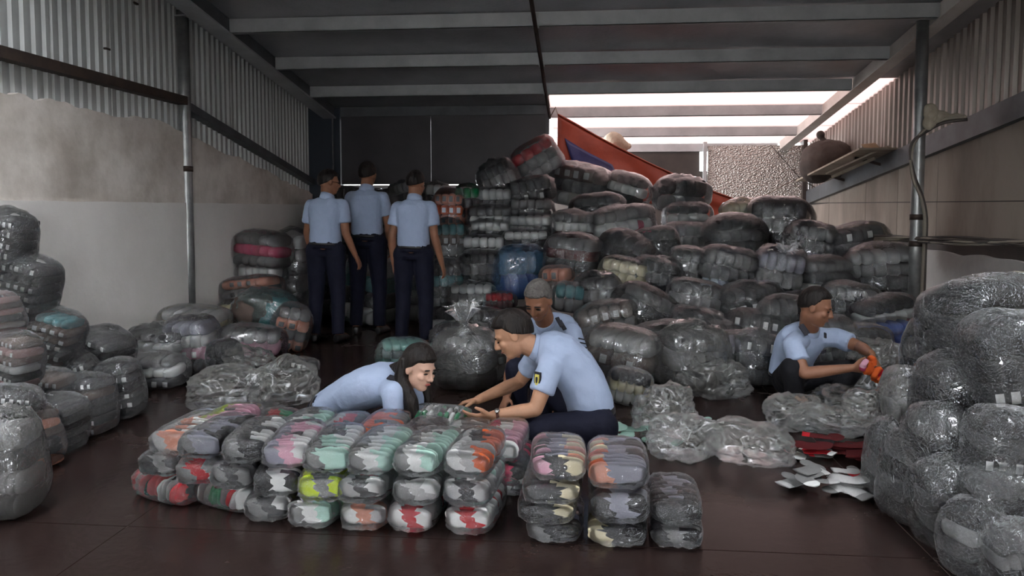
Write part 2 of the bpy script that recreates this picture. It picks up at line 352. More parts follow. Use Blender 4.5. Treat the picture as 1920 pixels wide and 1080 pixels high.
# ---- back of the left bay
wb = empty('wall_back', (-2, YB, 0)); tag(wb, kind='structure')
MB().box(XL, XM-.03, YB+.03, YB+.15, 0, 1.60).build('white_lower_wall', M['white'], wb)
MB().box(XL, XM-.03, YB-.01, YB+.03, 1.52, 1.62).build('ledge', M['white'], wb)
px = [XL+.38, -1.75, -.62]
for a, b in ((XL+.40, -2.0), (-1.996, XM-.05)): MB().box(a, b, YB, YB+.06, 1.63, H(YB)-.12).build('dark_panel', M['panel'], wb)
MB().box(XL+.4, XM-.03, YB-.02, YB+.08, H(YB)-.12, H(YB)-.002).build('head_rail', M['darkrafter'], wb)
MB().box(XM-.05, XM-.005, YB-.03, YB+.08, 0, H(YB)-.002).build('edge_post', M['darkrafter'], wb)
MB().box(XL-.2, XL+.395, YB-.04, YB+.1, 0, H(YB)-.01).build('corner_board', M['bluegrey'], wb)
MB().tube([(XL+.31, YB-.08, 0), (XL+.31, YB-.08, H(YB)-.1)], .012, 8).build('corner_pipe', M['galv'], wb, True)

# ---- far end of the right bay
wf = empty('wall_far', (1.5, YF, 0)); tag(wf, kind='structure')
a, b = W(1165, 300, YF), W(1312, 300, YF)
MB().box(XM-1.2, b.x, YF, YF+.06, 0, W(1200, 271, YF).z).build('dark_panel', M['brownwall'], wf)
a, b = W(1327, 300, YF-.1), W(1503, 300, YF-.1)
MB().box(a.x, b.x, YF-.12, YF-.07, 0, W(1400, 273, YF-.1).z).build('quilted_foil_panel', M['quilt'], wf)
MB().box(a.x-.07, a.x-.02, YF-.14, YF-.06, 0, W(1400, 266, YF-.1).z).build('frame_post', M['steel'], wf)
MB().box(b.x, b.x+.06, YF-.2, YF, 0, W(1508, 232, YF-.1).z).build('frame_post', M['brownwall'], wf)
MB().box(a.x-.2, XR, YF+.12, YF+.14, 0, 1.9).build('dark_panel', M['brownwall'], wf)  # backing added to block daylight through the gap by the foil panel
MB().box(b.x+.06, XR, YF-.0, YF+.06, 0, 1.9).build('dark_panel', M['brownwall'], wf)
MB().box(XM-1.2, XR, YF+.06, YF+.1, W(1200, 271, YF).z, W(1200, 271, YF).z+.03).build('head_rail', M['steel'], wf)
# ================================================================ SHAPES FOR BAGS AND SOCKS
def sph(sub):
    bm = bmesh.new(); bmesh.ops.create_icosphere(bm, subdivisions=sub, radius=1)
    v = [x.co.copy() for x in bm.verts]; f = [tuple(y.index for y in x.verts) for x in bm.faces]; bm.free(); return v, f
SPH = {k: sph(k) for k in (2, 3, 4, 5)}
def superr(d, p): return 1/((abs(d.x)**p+abs(d.y)**p+abs(d.z)**p)**(1/p))
def ridge(p): return 1-2*abs(noise.noise(p))
def shade_smooth(me): me.polygons.foreach_set('use_smooth', [True]*len(me.polygons)); return me
def bag_film(seed, p=3.2, wr=.05, neck=None, res=4, sag=.15):
    """a filled plastic bag of half-size 1: bulging, creased, flat below, pleated towards a tied neck"""
    v, f = SPH[res]; o = Vector((seed*7.3, seed*3.1, seed*1.7)); out = []
    nk = Vector(neck).normalized() if neck else None
    if nk: e1 = nk.orthogonal().normalized(); e2 = nk.cross(e1)
    for d in v:
        r = superr(d, p)
        r *= 1+wr*1.1*noise.noise(d*1.6+o)+wr*.75*ridge(d*3.1+o)*.6+wr*.45*ridge(d*6.5+o*2)
        if nk:
            a = d.angle(nk); ph = math.atan2(d.dot(e2), d.dot(e1))
            r *= 1+.06*math.cos(13*ph+2*math.sin(3*ph+seed))*math.exp(-((a-.55)/.4)**2)
            r += .20*math.exp(-(a/.22)**2)
        q = d*r
        if q.z < -.84: q.z = -.84+(q.z+.84)*.15
        q.x *= 1+sag*.5*max(0, -q.z); q.y *= 1+sag*.5*max(0, -q.z)
        out.append(q)
    return shade_smooth(pyd('plastic_film', out, f))
def crumple(seed, res=5, amp=.42):
    """an emptied bag lying in folds, half-size 1"""
    v, f = SPH[res]; o = Vector((seed*5.1, seed*2.3, seed*9.7)); out = []
    for d in v:
        r = superr(d, 2.4)*(1+amp*.8*noise.noise(d*1.4+o)+amp*.55*ridge(d*2.6+o)+amp*.10*ridge(d*4.2+o+Vector((noise.noise(d*3),)*3)*.6))
        q = d*r*.8
        if q.z < -.62: q.z = -.62+(q.z+.62)*.1
        out.append(q)
    return shade_smooth(pyd('crumpled_film', out, f))
FILLW = [.86, .80, .88, .78, .83, .74, .86, .74, .82, .80]      # how wide the packs may be inside each bag shape
FILMS = [bag_film(1), bag_film(2, 2.7, .07), bag_film(3, 3.8, .05), bag_film(4, 2.6, .08, (0, -.3, 1)), bag_film(5, 3.0, .06, (.4, -.8, .5)),
         bag_film(6, 2.4, .07), bag_film(7, 3.4, .075), bag_film(8, 2.3, .06, (-.2, -.9, .6)), bag_film(9, 3.0, .09), bag_film(10, 2.8, .06)]
CRUMP = [crumple(k) for k in range(1, 7)]
def pillow():
    """rounded block, -1..1, from a 4 x 4 grid on each face; the middle cells of the front and back are the tip"""
    idx, v, f, tip = {}, [], [], []; n = 4
    def vid(p):
        k = tuple(round(x, 4) for x in p)
        if k not in idx: d = Vector(p).normalized(); idx[k] = len(v); v.append(d*superr(d, 3.4))
        return idx[k]
    for ax in range(3):
        for sg in (-1, 1):
            for a in range(n):
                for b in range(n):
                    q = []
                    for da, db in ((0, 0), (1, 0), (1, 1), (0, 1)):
                        p = [0, 0, 0]; p[ax] = sg; o1, o2 = [k for k in range(3) if k != ax]; p[o1] = -1+2*(a+da)/n; p[o2] = -1+2*(b+db)/n; q.append(vid(p))
                    f.append(tuple(q)); tip.append(ax == 1 and a in (1, 2) and b in (1, 2))
    return v, f, tip
PIL = pillow()
def sock_row(n, seed):
    """n folded sock packs side by side, -1..1; slot 0 body, slot 1 the band on the front of each pack"""
    sv, sf, tip = PIL; v, f, mi = [], [], []; rr = rng(seed); wv = 1.0/n
    for i in range(n):
        b = len(v); cx = -1+wv*(2*i+1); kx, ky, kz = 1.06+rr.uniform(-.06, .06), 1+rr.uniform(-.08, .05), 1+rr.uniform(-.1, .1); dy = rr.uniform(-.06, .06)
        for q in sv: v.append(Vector((cx+q.x*wv*kx, q.y*ky+dy, q.z*kz)))
        on = rr.random() < .72
        for t, tp in zip(sf, tip): f.append(tuple(b+k for k in t)); mi.append(1 if tp and on else 0)
    me = pyd('sock_row', v, f)
    bm = bmesh.new(); bm.from_mesh(me); bmesh.ops.recalc_face_normals(bm, faces=bm.faces); bm.to_mesh(me); bm.free(); shade_smooth(me)
    me.materials.append(None); me.materials.append(None); me.polygons.foreach_set('material_index', mi); return me
ROWS = {n: [sock_row(n, n*10+k) for k in range(4)] for n in (3, 4, 5, 6)}
def lump(seed):
    v, f = SPH[3]; o = Vector((seed*3.7, seed, seed*5.5))
    return shade_smooth(pyd('sock_heap', [d*superr(d, 2.6)*(1+.16*noise.noise(d*2.2+o)+.14*ridge(d*3.3+o)) for d in v], f))
LUMPS = [lump(k) for k in range(4)]
def tuft_mesh(seed):
    """gathered end of a tied bag: a narrow neck fanning out in pleats"""
    rr = rng(seed); n = 28; v, f = [], []
    prof = [(0, .55), (.25, .22), (.38, .16), (.55, .34), (.8, .62), (1.0, .85)]
    for z, r in prof:
        for k in range(n):
            a = 2*math.pi*k/n; q = r*(1+.32*math.sin(k*math.pi)*0+ (.3 if k % 2 else -.25)*min(1, z*1.3))
            v.append((q*math.cos(a), q*math.sin(a), z+.18*noise.noise((math.cos(a)*2+seed, math.sin(a)*2, z))*z))
    for i in range(len(prof)-1):
        for k in range(n): f.append((i*n+k, i*n+(k+1) % n, (i+1)*n+(k+1) % n, (i+1)*n+k))
    return shade_smooth(pyd('tied_neck', v, f))
TUFTS = [tuft_mesh(1), tuft_mesh(2)]
PAIR = {'d': 'dd', 'k': 'kk', 'w': 'ww', 'g': 'gg', 'D': 'dw', 'B': 'Bl', 'p': 'pp', 'r': 'rr', 'b': 'bb', 'o': 'ow', 'e': 'ee', 'n': 'nn', 't': 'tt', 'v': 'vv', 'm': 'mm',
        'a': 'ag', 'G': 'gd', 'u': 'uu', 'i': 'ii', 'P': 'Pw', 'l': 'll', 'K': 'kw', 'A': 'ao', 'x': 'xw'}
def setmats(o, letters):
    for i, c in enumerate(letters):
        o.material_slots[i].link = 'OBJECT'; o.material_slots[i].material = K[c]
def put(name, me, parent, loc, scale, rot=(0, 0, 0)):
    o = bpy.data.objects.new(name, me); C.objects.link(o); o.parent = parent; o.location = loc; o.scale = scale; o.rotation_euler = rot; return o
def filmed(name, me, mat, parent, loc, scale, rot=(0, 0, 0)):
    if not me.materials: me.materials.append(None)
    o = put(name, me, parent, loc, scale, rot); o.material_slots[0].link = 'OBJECT'; o.material_slots[0].material = mat; return o
_bn = [0]
def make_bag(center, wd, dp, ht, rot, layers, film, label, group, fv=None, n=5, tie=None, name='bag_of_socks', heap=None, tie_s=1.0):
    """one bag: film, the sock packs showing through it, and its tied neck. origin at its base"""
    _bn[0] += 1; k = _bn[0]; rr = rng(k*31+7)
    r = empty(name, Vector(center), rot); tag(r, label, 'bag', group)
    hw, hd, hh = wd/2, dp/2, ht/2
    fm = FILMS[(fv if fv is not None else k) % len(FILMS)]
    filmed('plastic_film', fm, FILM[film], r, (0, 0, 0), (hw, hd, hh))
    if heap:
        for j, c in enumerate(heap):
            a = 2*math.pi*j/len(heap)+k; q = .30 if len(heap) > 1 else 0
            o = put('sock_heap', LUMPS[(k+j) % 4], r, (q*hw*math.cos(a), q*hd*math.sin(a)-.1*hd, (-.1+.18*(j % 2))*hh), (hw*(.62 if len(heap) > 1 else .8), hd*.66, hh*.62), (0, 0, j))
            if not o.data.materials: o.data.materials.append(None)
            setmats(o, c)
    else:
        nl = len(layers); lh = 2*hh*.80/nl
        for j, c in enumerate(layers):
            z = hh*.80-lh*(j+.5)-.03*hh; fw = FILLW[(fv if fv is not None else k) % len(FILMS)]; sc = fw-.34*((j+.5)/nl-.5)**2
            if c == '.': continue
            o = put('sock_row', ROWS[n][(k+j) % 4], r, (rr.uniform(-.03, .03)*hw, rr.uniform(-.04, .04)*hd, z), (hw*sc, hd*fw*.97, lh*.53), (rr.uniform(-.05, .05), rr.uniform(-.04, .04), rr.uniform(-.06, .06)))
            setmats(o, PAIR[c])
    if tie:
        d = Vector(tie).normalized(); q = d.to_track_quat('Z', 'Y').to_euler()
        s = min(hw, hh)
        filmed('tied_neck', TUFTS[k % 2], FILM[film], r, Vector((d.x*hw, d.y*hd, d.z*hh))*1.0, (s*.38*tie_s, s*.38*tie_s, s*.55*tie_s), q)
    return r
def slope_depth(px, py, k, y0):               # where a ray meets the sloping face of the heap z = k (y - y0)
    d = ray(px, py); t = (k*(y0-EYE.y)*-1-EYE.z)/(d.z-k*d.y)
    t = (-k*(y0-EYE.y)-EYE.z)/(d.z-k*d.y)
    return EYE.y+t*d.y
def bag_at(px, py, wp, hp, layers, label, group, Y=None, film='c', roll=0, rz=None, n=5, tie=None, fv=None, heap=None, dk=.9, grow=1.12, pile=None, name='bag_of_socks', tie_s=1.0):
    if Y is None:
        if pile == 'steep': Y = slope_depth(px, py, 1.2, 7.2)
        else: Y = max(slope_depth(px, py, .48, 5.8), 5.6)
    wd, ht = wp*Y/F*grow, hp*Y/F*grow*1.06; dp = max(.22, min((wd+ht)/2*dk, 1.1*min(wd, ht)+.08))
    c = W(px, py, Y+dp*.3)
    if c.z < ht*.44: c.z = ht*.44
    c.x = min(max(c.x, XL+.02+wd*.46), XR-.03-wd*.46)
    k = _bn[0]+1
    z = rz if rz is not None else rng(k*17).uniform(-22, 22)
    if roll == 0 and pile != 'steep' and rz is None: roll = rng(k*29).uniform(-13, 13)
    return make_bag(c, wd, dp, ht, (0, R(roll), R(z)), layers, film, label, group, fv, n, tie, name, heap, tie_s)
# ================================================================ THE BAGS, one line each: centre and size in the photograph, packs from the top down, look
GL = 'clear sock bags stacked against the grey wall'
for a in [
 (12, 462, 85, 135, 'DDDD', 'topmost clear bag of dark socks on the tall stack by the grey wall', dict(Y=4.15, roll=12)),
 (48, 540, 98, 118, 'DdDD', 'clear bag of dark socks second from the top of the stack by the grey wall', dict(Y=4.2, roll=14)),
 (2, 592, 62, 80, 'xBx', 'small clear bag with pinkish socks at the picture edge under the topmost bag', dict(Y=3.7)),
 (88, 630, 118, 105, 'uBBD', 'clear bag of brownish and teal socks on the slope of the wall stack', dict(Y=4.25, roll=18)),
 (26, 676, 92, 108, 'BxBl', 'clear bag of peach and white socks at the picture edge, mid stack', dict(Y=3.65, roll=10)),
 (190, 672, 98, 108, 'DkDD', 'clear bag of black socks with white dashes, upper one nearest the steel post', dict(Y=4.75, roll=14)),
 (138, 712, 92, 105, 'dDdD', 'grey clouded sock bag between the brownish bag and the post', dict(Y=4.35, film='m')),
 (86, 748, 98, 112, 'BDDd', 'clear sock bag with taupe packs in the middle of the wall stack', dict(Y=3.95, roll=10)),
 (22, 785, 104, 120, 'DdDd', 'wide clear sock bag at the picture edge above the big clouded one', dict(Y=3.45, roll=8)),
 (226, 773, 76, 108, 'dDk', 'lowest dark sock bag at the far end of the wall row, standing on the floor', dict(Y=4.45, roll=-6)),
 (168, 803, 90, 112, 'DBdd', 'clear floor bag of dark and pink socks, second from the far end', dict(Y=4.1, roll=-4)),
 (112, 838, 86, 104, 'ddkd', 'clear floor bag of charcoal socks, third from the far end', dict(Y=3.8)),
 (58, 866, 98, 120, 'BaBd', 'clear floor bag of peach-brown socks beside the big clouded bag', dict(Y=3.5)),
 (22, 945, 112, 195, 'gdgd', 'large clouded slumping sock bag nearest the camera by the wall', dict(Y=2.95, film='h', fv=3)),
]: bag_at(*a[:4], (a[4]+'D'+a[4][1:])[:6] if a[6].get('film') != 'h' else a[4], a[5], GL, n=6 if a[2] > 80 else 4, **a[6])
bag_at(60, 700, 120, 130, 'dDd', 'sock bag wedged deep in the wall stack behind the taupe one', GL, Y=4.6, n=6)

GR = 'clouded sock bags stacked by the brown wall'
for a in [
 (1845, 608, 190, 150, 'kddk', 'big topmost clear bag of grey packs on the stack nearest the brown wall', dict(Y=3.55, film='c', fv=8, roll=-8)),
 (1742, 655, 74, 120, 'kdk', 'narrow clear sock bag leaning under the big topmost bag', dict(Y=3.75, film='m', roll=12)),
 (1900, 700, 150, 190, 'kdDk', 'shiny dark sock bag at the picture edge beside the topmost bag', dict(Y=3.15, film='c', fv=6)),
 (1790, 752, 118, 160, 'dkdk', 'smooth clouded sock bag in the middle column with a pink rim', dict(Y=3.35, film='m', roll=5)),
 (1708, 768, 96, 132, '.gd', 'opened clouded bag slumped with knotted film beside the seated person', dict(Y=3.6, film='h', tie=(-.2, -.6, .8), fv=4)),
 (1764, 835, 116, 135, 'dkdk', 'rounded clouded sock bag resting on the floor row', dict(Y=3.2, film='m', roll=-8)),
 (1888, 845, 122, 135, 'kdKk', 'clear bag of folded dark packs with a white label at the picture edge', dict(Y=2.95, film='c', fv=2)),
 (1660, 880, 62, 130, 'kdk', 'slim clouded bag at the far end of the floor row', dict(Y=3.5, film='m', roll=4)),
 (1708, 922, 84, 150, 'dkdk', 'tall oval clouded bag with pale spots, second in the floor row', dict(Y=3.25, film='m', roll=6)),
 (1780, 968, 126, 152, 'kddk', 'wide oval clouded bag with pale spots, third in the floor row', dict(Y=3.0, film='m', roll=-10)),
 (1880, 940, 122, 108, 'dkk', 'flattened clear sock bag low at the picture edge', dict(Y=2.85, film='c', roll=-6)),
 (1826, 1026, 108, 130, 'kgdk', 'nearest floor bag of the row with pale packs showing', dict(Y=2.78, film='c')),
 (1905, 1056, 104, 120, 'dgkd', 'nearest clear bag cut by the lower corner of the picture', dict(Y=2.66, film='c')),
 (1925, 590, 120, 130, 'edg', 'beige-topped bag behind the big topmost bag at the picture edge', dict(Y=3.9, film='h')),
]: bag_at(*a[:5], a[5], GR, **a[6])
for a in [
 (1800, 860, 140, 150, 'kdk', 'clouded bag hidden deep between the rounded and the wide oval bags', dict(Y=3.7, film='m')),
 (1880, 760, 140, 150, 'kdk', 'clouded bag hidden behind the shiny dark one', dict(Y=3.7, film='m')),
]: bag_at(*a[:5], a[5], GR, **a[6])

GC = 'sock bags in the big heap'
ST = dict(pile='steep')
for a in [
 # stacked packs beside the standing people
 (1006, 302, 84, 66, 'rgl', 'red and grey sock pack tilted on the very top of the heap', dict(ST, roll=-32, n=4, Y=8.9)),
 (936, 338, 70, 66, 'dgd', 'grey film-wrapped bag beside the tilted red pack', dict(ST, roll=-24)),
 (996, 358, 80, 46, 'dD', 'dark pack lying right under the tilted red pack', dict(ST, roll=-12)),
 (925, 374, 82, 42, 'wd', 'pack with a white sock row topping the first column beside the standing people', dict(ST, rz=-4)),
 (920, 404, 84, 38, 'dw', 'white-edged sock pack second in the first column', dict(ST, rz=5)),
 (918, 432, 86, 38, 'wk', 'white-edged sock pack third in the first column', dict(ST, rz=-3)),
 (908, 463, 84, 40, 'wd', 'pack with a bright white sock row in the middle of the first column', dict(ST, rz=4)),
 (903, 503, 88, 62, 'kdk', 'shiny black bag low in the first column', dict(ST)),
 (996, 392, 80, 38, 'gd', 'grey pack at the top of the second column', dict(ST, rz=3)),
 (996, 422, 86, 40, 'wd', 'pack of white sock squares in the second column', dict(ST, rz=-4)),
 (986, 455, 84, 46, 'wkd', 'pack with a white row over black socks in the second column', dict(ST, rz=5)),
 (1076, 425, 84, 52, 'gwm', 'grey topped pack with white sock row behind the second column', dict(ST, roll=4)),
 (1088, 350, 108, 76, 'Bdw', 'brownish dark bag with a slanting white sock row near the tarpaulin', dict(roll=12)),
 (1176, 354, 84, 54, 'dwd', 'pack with a row of white cuffs below the orange tarpaulin', dict(roll=16)),
 (1165, 424, 112, 66, 'gwd', 'long tilted pack with a grey top and white row', dict(roll=-8)),
 (1204, 426, 34, 30, 'pp', 'small hot pink sock bundle at the end of the long tilted pack', dict(n=3)),
 (1120, 392, 90, 50, 'dkd', 'black film bag between the brownish bag and the long pack', dict()),
 (843, 402, 62, 84, 'aoaB', 'bag of orange and red patterned socks just behind the standing people', dict(ST, n=4)),
 (876, 380, 48, 62, 'nkd', 'narrow bag with dark green socks beside the orange one', dict(ST, n=3)),
 (842, 458, 66, 84, 'uBgd', 'bag of mixed teal and brown socks beside the standing person hand', dict(ST, n=4)),
 (838, 535, 60, 90, 'dudg', 'dark bag with teal socks low beside the standing person', dict(ST, n=4)),
 (884, 556, 92, 50, 'wgd', 'pack with a bright white sock row low in the heap beside the standing people', dict(ST, rz=2)),
 (976, 512, 94, 92, 'ub', 'crinkled blue plastic bag in the middle of the heap', dict(ST, film='b', fv=8)),
 (935, 563, 64, 30, 'rm', 'red folded sock pack beside the crinkled blue bag', dict(ST)),
 (850, 596, 96, 46, 'dw', 'flat grey pack above the lowest white row by the standing people', dict(ST)),
 (858, 636, 96, 52, 'dwk', 'lowest pack with white socks on the floor beside the standing people', dict(Y=6.6)),
 (1044, 526, 56, 50, 'aB', 'bag of orange-brown socks above the person crouching behind', dict(n=3)),
 (1068, 558, 60, 52, 'ug', 'bag with green and teal socks beside the person crouching behind', dict(n=3)),
 (1076, 486, 98, 86, 'gmdg', 'loosely wrapped bag with grey and dark red socks in the heap middle', dict(film='m')),
 (1176, 478, 104, 76, 'kkd', 'glossy black pack with a pale folded edge tilted to one side', dict(roll=24)),
 (1170, 520, 86, 66, 'eel', 'beige and white sock bag under the glossy black pack', dict(film='m', roll=10)),
 (1120, 552, 92, 70, 'dgd', 'clear bag of dim grey socks in front of the beige sock bag', dict(film='m')),
 (1228, 518, 88, 62, 'kdk', 'small dark green-black sock bag near the heap middle', dict()),
 (1206, 592, 120, 100, 'gdkd', 'round sack of grey socks with a dark mouth, mid heap', dict(film='m', roll=28)),
 (1140, 612, 112, 82, 'BgB', 'brownish clouded bag behind the kneeling person shoulder', dict(film='h')),
 (1278, 366, 98, 64, 'kg', 'dark bag sticking up before the tarpaulin lower end', dict(roll=3, n=4, Y=8.9)),
 (1290, 408, 80, 48, 'kwk', 'dark pack with four white sock squares below the upright bag', dict(rz=0, n=4, Y=8.6)),
 (1290, 442, 92, 44, 'gg', 'grey folded pack under the four white squares', dict(Y=8.2)),
 (1230, 460, 80, 60, 'dkd', 'dark bag beside the small hot pink bundle', dict()),
 (1374, 449, 106, 82, 'kdkd', 'wrinkled shiny dark bag below the tarpaulin end', dict()),
 (1460, 420, 108, 84, 'dgk', 'big pale wrapped bag crowning the far side of the heap', dict(film='m', fv=8)),
 (1392, 400, 74, 46, 'eg', 'pale empty-looking bag behind the big pale wrapped one', dict(film='h')),
 (1518, 459, 86, 74, 'gdv', 'clear bag with a pale knot beside the big pale wrapped one', dict(film='m', tie=(-.3, -.8, .1))),
 (1602, 463, 118, 76, 'Dke', 'glittering bag of black and white socks near the steel post', dict(roll=-12)),
 (1300, 500, 86, 60, 'dgd', 'dull grey bag between the two dark middle bags', dict(film='m')),
 (1238, 512, 76, 56, 'dgd', 'small square clear bag in the heap middle', dict()),
 (1364, 512, 108, 84, 'gdi', 'clear bag with a row of blue and white packs along its bottom', dict(n=6)),
 (1458, 520, 92, 100, 'vgd', 'clear bag drawn up to a star-shaped knot', dict(film='m', tie=(0, -.7, .7), fv=4)),
 (1542, 518, 92, 66, 'gdw', 'bag behind the head of the seated person by the post', dict()),
 (1650, 515, 124, 100, 'lgdk', 'large dark bag with pale top folds beside the steel post', dict(roll=-6)),
 (1302, 562, 96, 66, 'dgd', 'rounded dull bag below the small square clear bag', dict(film='m')),
 (1402, 570, 118, 70, 'dDd', 'clear wide bag of dark packs left of the seated person', dict(film='c', roll=-10)),
 (1304, 616, 100, 70, 'dgd', 'clear low bag of dark packs with glints, front of the heap', dict()),
 (1414, 628, 106, 84, 'DKD', 'crinkled bag of black and white socks beside the seated person elbow', dict(roll=8)),
 (1592, 574, 94, 74, 'gdg', 'smooth grey clouded bag behind the seated person face', dict(film='m', tie=(.1, -.9, .2))),
 (1500, 580, 80, 60, 'dgd', 'dim bag right behind the seated person nape', dict(film='m')),
 (1656, 590, 104, 62, 'kwr', 'dark bag with a white sock row and a red stripe beside the post', dict(Y=6.5)),
 (1655, 632, 112, 58, 'bbv', 'deep blue sock pack by the foot of the steel post', dict(Y=6.3)),
 (1168, 676, 134, 100, 'gBg', 'puffy clouded bag on the floor behind the kneeling person back', dict(Y=5.6, film='h')),
 (1298, 694, 120, 112, 'dgd', 'half-open clouded bag standing on the floor before the heap', dict(Y=5.5, film='h', fv=3)),
 (1372, 684, 100, 84, 'vgd', 'bluish clear bag behind the half-open clouded one', dict(Y=5.8, film='m')),
 (1416, 700, 84, 90, 'Dkd', 'dark sock bag on the floor beside the seated person knee', dict(Y=5.7)),
 (1240, 650, 110, 80, 'dgd', 'plain dim bag between the round sack and the half-open bag', dict(Y=6.1, film='m')),
 (1350, 640, 90, 70, 'dkd', 'dark bag wedged behind the half-open clouded bag', dict(Y=6.3)),
 (876, 700, 122, 104, '.dk', 'clear bag with a fanned tied top between the bending and the kneeling person', dict(Y=5.4, film='h', tie=(.04, -.3, 1), fv=3, tie_s=1.5, roll=.1)),
 (757, 662, 98, 54, 'tgt', 'pale green film bag behind the bending person head', dict(Y=5.6, film='q')),
 (925, 690, 90, 80, 'gBg', 'dim clouded bag behind the kneeling person forearms', dict(Y=5.7, film='m')),
 (905, 610, 90, 60, 'dgd', 'dim dark pack between the red pack and the tied bag', dict(Y=6.7, film='m')),
 (1180, 742, 80, 60, 'kew', 'pack with a cream stripe on the floor behind the kneeling person', dict(Y=5.1)),
 (1030, 480, 60, 60, 'kd', 'black film pack beside the crinkled blue bag', dict(ST, n=3)),
 (700, 585, 84, 130, 'gudw', 'upright bag of grey and teal packs seen between the standing people', dict(Y=8.3)),
 (760, 362, 60, 40, 'gd', 'grey bag top seen between two standing people heads', dict(Y=9.3)),
 (650, 372, 70, 40, 'kd', 'dark bag top between the two standing people by the wall', dict(Y=9.3)),
 (625, 430, 90, 110, 'dkdk', 'dark bag behind the person standing nearest the grey wall', dict(Y=9.2)),
 (715, 420, 90, 110, 'dgdk', 'dark bag behind the middle standing person shoulder', dict(Y=9.2)),
 (800, 430, 80, 110, 'kBdk', 'dark brown bag behind the nearest standing person shoulder', dict(Y=9.1)),
 (640, 540, 100, 120, 'kdkd', 'black bag low behind the person standing nearest the grey wall', dict(Y=8.9)),
 (790, 560, 90, 120, 'dkdg', 'dark bag low behind the nearest standing person', dict(Y=8.6)),
 (1545, 640, 110, 80, 'dgd', 'dim bag behind the seated person back', dict(Y=6.2)),
 (1470, 600, 90, 80, 'dkd', 'dark bag just beyond the seated person shoulder', dict(Y=6.4)),
 (1610, 655, 100, 80, 'kdk', 'black bag behind the seated person arms', dict(Y=6.1)),
 (820, 365, 50, 40, 'wd', 'bag with a pale top just beside the nearest standing person head', dict(Y=9.3, n=3)),
]: bag_at(*a[:5], a[5], GC, **a[6])

GW = 'sock bags between the steel post and the standing people'
for a in [
 (492, 468, 102, 66, 'gpg', 'hot pink striped sock pack on top of the pile by the grey wall', dict(Y=7.5, rz=-12, roll=5)),
 (488, 508, 92, 36, 'w', 'flat pack of white socks under the hot pink pack', dict(Y=7.5, rz=-10)),
 (552, 490, 64, 110, 'lgdd', 'silvery film bag beside the hot pink pack', dict(Y=7.8, n=3)),
 (556, 580, 60, 110, 'dkdp', 'dark bag with a pink spot beside the standing person leg by the wall', dict(Y=7.6, n=3)),
 (460, 546, 112, 54, 'aGd', 'rounded pack with peach and orange stripes by the wall', dict(Y=7.2, rz=-14, roll=-8)),
 (430, 594, 72, 62, 'ep', 'white pack with a hot pink lower half near the post', dict(Y=7.1, n=3)),
 (498, 584, 116, 82, '', 'round teal and brown tied bag below the peach striped pack', dict(Y=6.8, heap='uB', film='q', fv=7, tie=(-.3, -.8, -.3))),
 (546, 642, 70, 84, 'gaga', 'bag of grey socks with red dots near the standing people feet', dict(Y=6.7, n=3, roll=14)),
 (366, 608, 118, 66, 'lew', 'pale crumpled sock bag at the foot of the steel post', dict(Y=6.1, film='h')),
 (275, 655, 118, 86, 'dlgd', 'clear bag of grey packs between the post and the wall row', dict(Y=5.6, film='m')),
 (358, 668, 100, 104, 'vwPd', 'clear bag of lavender and white socks before the steel post', dict(Y=5.7, film='m')),
 (420, 668, 62, 60, 'kk', 'small shiny black bag among the clouded empties', dict(Y=5.6, n=3)),
 (470, 652, 120, 72, 'gPm', 'clear bag with purple and dark red socks under the teal tied bag', dict(Y=6.0, film='m')),
 (288, 732, 130, 66, 'gwD', 'flat dark pack with a white sock row on the floor before the post', dict(Y=5.2, rz=4)),
 (572, 708, 44, 22, 'K', 'small black and white sock pack lying on the floor behind the bending person', dict(Y=5.9, n=3)),
]: bag_at(*a[:5], a[5], GW, **a[6])

# ---------------- emptied bags lying about
GE = 'empty plastic bags on the floor'
def empty_bag(px, pyb, wp, hp, label, rz=0, mi=0, dk=.8, dz=0.0):
    p = G(px, pyb, dz); Y = p.y; wd, ht = wp*Y/F, hp*Y/F*1.0; dp = wd*dk
    r = empty('empty_plastic_bag', (p.x, p.y+dp*.4, dz+.002)); r.rotation_euler = (0, 0, R(rz)); tag(r, label, 'plastic bag', GE)
    filmed('crumpled_film', CRUMP[mi % 6], FILM['e'], r, (0, 0, ht*.36), (wd*.56, dp*.56, ht*.56), (0, 0, mi*1.1))
    filmed('bag_mouth', TUFTS[mi % 2], FILM['e'], r, (wd*.36*math.cos(mi*2.1), -dp*.25, ht*.4), (wd*.13, wd*.13, wd*.2), (1.2, .3*mi, mi*1.3))
    return r
for i, a in enumerate([
 (410, 772, 150, 90, 'big yellowish empty plastic bag spread on the floor below the black bag', 10),
 (515, 765, 130, 100, 'big pale empty plastic bag nearest the bending person back', -20),
 (450, 715, 110, 70, 'creased empty plastic bag piled behind the two spread ones', 30),
 (1285, 868, 130, 90, 'puffed empty plastic bag on the open floor behind the black sock stack', 15),
 (1255, 830, 120, 110, 'tall crumpled empty plastic bag behind the puffed one', -30),
 (1412, 878, 160, 76, 'long flat empty plastic bag on the floor beside the red socks', 4),
 (1500, 808, 110, 66, 'stiff empty plastic bag standing before the seated person knee', 25),
 (1590, 775, 120, 44, 'pile of folded clear film before the seated person feet', -10),
 (1570, 818, 130, 50, 'empty plastic bag lying behind the maroon sock bundle', 12),
 (1345, 750, 120, 80, 'twisted empty plastic bag flap beside the half-open clouded bag', -25),
 (1665, 745, 110, 110, 'tall open plastic bag that the seated person is reaching into', 20),
 (1640, 815, 90, 80, 'crumpled clear bag between the open bag and the slim clouded bag', 5),
]): empty_bag(*a[:5], rz=a[5], mi=i)
